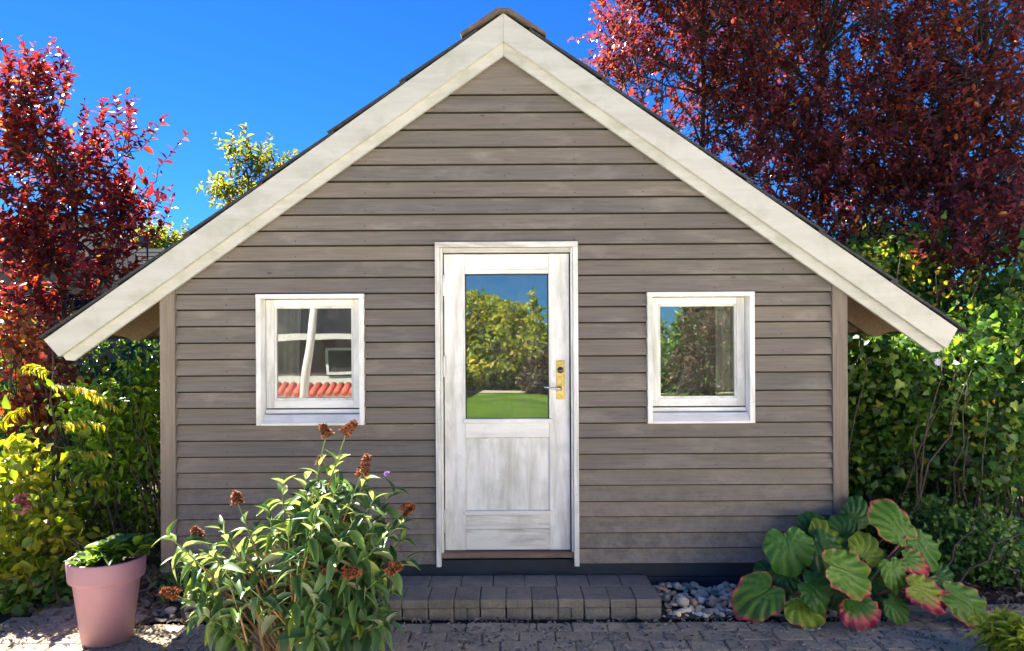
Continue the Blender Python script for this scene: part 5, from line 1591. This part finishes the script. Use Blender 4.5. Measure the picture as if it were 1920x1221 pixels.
# ------------------------------------------------------------------ the garden behind the camera, seen mirrored in the panes
def mir(px, py, D):       # a point seen reflected in glass plane y=0.04
    p = W(px, py, D); return np.array([p.x, -(D - CAMD) + 0.08, p.z])
def mblob(px, py, D, rx, ry, rd):
    return (mir(px, py, D), (rx * D / FPX, rd, ry * D / FPX))
def mirror_bush(label, blobs, n, mat, L, name='garden_bush'):
    c = blobs[0][0]
    root = empty(name, (c[0], c[1], 0), label, 'bush')
    P = in_blobs(n, blobs, 5, .45, .25, 1.5)
    D = rng.normal(0, .8, P.shape); Nn = np.array([0, .6, .6]) + rng.normal(0, .6, P.shape)
    LL = L * rng.uniform(.6, 1.3, len(P))
    V, F = bake(OVATE, P, D, Nn, LL, LL * .55)
    link('foliage', np_mesh('foliage', V, F, smooth=True), mat, root)['kind'] = 'stuff'
    t = MB()
    for q in range(5):
        b0 = np.array([c[0] + random.gauss(0, .3), c[1], 0]); t.tube(limb(b0, blobs[q % len(blobs)][0], .1, 6, .05), list(np.linspace(.06, .02, 6)), 6)
    t.build('stems', M['bark'], root)['kind'] = 'stuff'
mirror_bush('big loose yellow green bush mirrored in the door glass', [mblob(885, 600, 26, 30, 50, 1), mblob(915, 590, 26, 26, 42, 1), mblob(950, 610, 25.5, 30, 50, 1), mblob(975, 640, 25.5, 30, 45, 1), mblob(900, 650, 26, 50, 50, 1), mblob(940, 690, 26, 60, 40, 1), mblob(850, 620, 26, 40, 60, 1), mblob(980, 590, 26, 14, 22, .4), mblob(880, 700, 25, 40, 35, .8)], 6500, M['lf_yellow'], .22)
mirror_bush('thin bush with bare twigs mirrored at the right of the door glass', [mblob(1005, 600, 24, 16, 35, .5), mblob(1015, 650, 24, 24, 45, .5), mblob(1000, 560, 24, 8, 18, .3)], 700, M['lf_yellow'], .17)
mirror_bush('dark reddish shrub mirrored at the right of the door glass', [mblob(1005, 705, 23.5, 22, 34, .5), mblob(1035, 690, 23.5, 24, 45, .6), mblob(985, 720, 23.5, 16, 18, .4)], 1000, M['lf_brown'], .2)
mirror_bush('brown tinted tree mirrored in the right window', [mblob(1310, 620, 21, 34, 60, 1), mblob(1350, 590, 21, 30, 60, 1), mblob(1285, 690, 21, 35, 40, .8), mblob(1325, 700, 21, 60, 40, .8), mblob(1370, 650, 21, 30, 70, .8)], 4200, M['lf_brown'], .13)
mirror_bush('tall dark green tree mirrored behind the brown one', [mblob(1250, 690, 24, 40, 60, 1), mblob(1380, 620, 24, 60, 110, 1), mblob(1330, 560, 24, 45, 60, 1), mblob(1290, 640, 24, 30, 70, 1), mblob(1430, 600, 24, 60, 130, 1)], 7000, M['lf_ivy'], .2)
mirror_bush('dark hedge bush mirrored between door and right window', [mblob(1150, 690, 24, 70, 60, 1), mblob(1090, 680, 25, 50, 60, 1)], 3000, M['lf_dark'], .2)
mirror_bush('long hedge closing the garden behind the camera', [((x, -22.5, 1.2), (3, .7, 1.4)) for x in range(-14, 20, 3)], 9000, M['lf_ivy'], .24, 'garden_hedge')
# mirrored house
mh = empty('facing_house', (-6.5, -17.5, 0), 'dark roofed house mirrored in the left window', 'house')
yf_ = -(20 - CAMD)
A = mir(400, 628, 20); B = mir(700, 628, 20)
xa, xb = A[0], B[0]
MB().prism([(yf_ + .5, A[2]), (yf_ - 2.5, mir(500, 560, 23)[2]), (yf_ - 5.5, A[2])], lambda y, z: (xa - 3, y, z), lambda y, z: (xb + .8, y, z)).build('roof', M['tile'], mh)
MB().box(xa - 3, xb + .7, yf_ + .42, yf_ + .5, A[2] - .16, A[2] + .02).build('gutter_board', M['lavender'], mh)
MB().box(xa - 2.8, xb + .6, yf_ - 5, yf_, 0, A[2] - .05).build('wall', plain('dark_brown_wall', (0.09, 0.055, 0.05, 1), .9), mh)
MB().box(xa - 2.8, xb + .6, yf_ + .01, yf_ + .06, 0, mir(600, 705, 20)[2]).build('wall_base', M['lavender'], mh)
for q0, q1 in ((584, 650),):
    x0_, x1_ = mir(q0, 660, 20)[0], mir(q1, 660, 20)[0]; z0_, z1_ = mir(600, 702, 20)[2], mir(600, 656, 20)[2]
    f = MB(); w_ = .07
    f.box(x0_, x0_ + w_, yf_ + .065, yf_ + .12, z0_, z1_).box(x1_ - w_, x1_, yf_ + .065, yf_ + .12, z0_, z1_).box(x0_ + w_, x1_ - w_, yf_ + .065, yf_ + .12, z0_, z0_ + w_).box(x0_ + w_, x1_ - w_, yf_ + .065, yf_ + .12, z1_ - w_, z1_)
    wf = f.build('window_frame', M['lavender'], mh)
    MB().box(x0_ + w_, x1_ - w_, yf_ + .07, yf_ + .08, z0_ + w_, z1_ - w_).build('pane', M['black'], mh)
Rm = Matrix.Translation(mh.location) @ Matrix.Rotation(-0.14, 4, 'Z') @ Matrix.Translation(-mh.location)
for ch_ in mh.children: ch_.data.transform(Rm)
# low white wall with red tiles
M['red_tile'] = plain('red_clay_tile', (0.50, 0.10, 0.06, 1), .7, var=.2, scale=8)
lw = empty('tiled_garden_wall', (-4.2, -9, 0), 'low white wall capped with scalloped red tiles mirrored in the left window', 'wall')
yw = -(14 - CAMD); zt_ = mir(600, 724, 14)[2]
MB().box(-7, -2.9, yw - .12, yw + .0, 0, zt_ - .12).build('wall_body', M['lavender'], lw)
x_ = -7.0
while x_ < -2.9:
    MB().tube([(x_ + .09, yw + .16, zt_ - .13), (x_ + .09, yw - .26, zt_ + .0)], .070, 10).build('tile', M['red_tile'], lw)
    x_ += .15
pl_ = MB().tube([(-3.10, -5.6, 0), (-2.72, -5.6, 3.3)], [.062, .05], 16).build('garden_pole', M['lavender'])
tag(pl_, 'pale slightly leaning pole mirrored in the left window', 'pole')

# ---- unseen white house added right of the camera to bounce sunlight onto the front
wh = empty('unseen_bounce_house', (8.5, -9, 0), 'unseen white house added right of the camera to bounce sunlight', 'house')
M['render_white'] = plain('white_render', (0.80, 0.77, 0.70, 1), 0.85, var=0.04, scale=6)
MB().box(7.2, 12, -15, -3.2, 0, 4.6).build('wall', M['render_white'], wh)
MB().prism([(6.8, 4.62), (12.4, 4.62), (9.6, 6.8)], lambda x, z: (x, -15.3, z), lambda x, z: (x, -2.9, z)).build('roof', M['tile'], wh)
for yy in (-12.5, -9.0, -5.5):
    f = MB().box(7.13, 7.195, yy - .6, yy + .6, 1.0, 2.3).build('window', M['black'], wh)
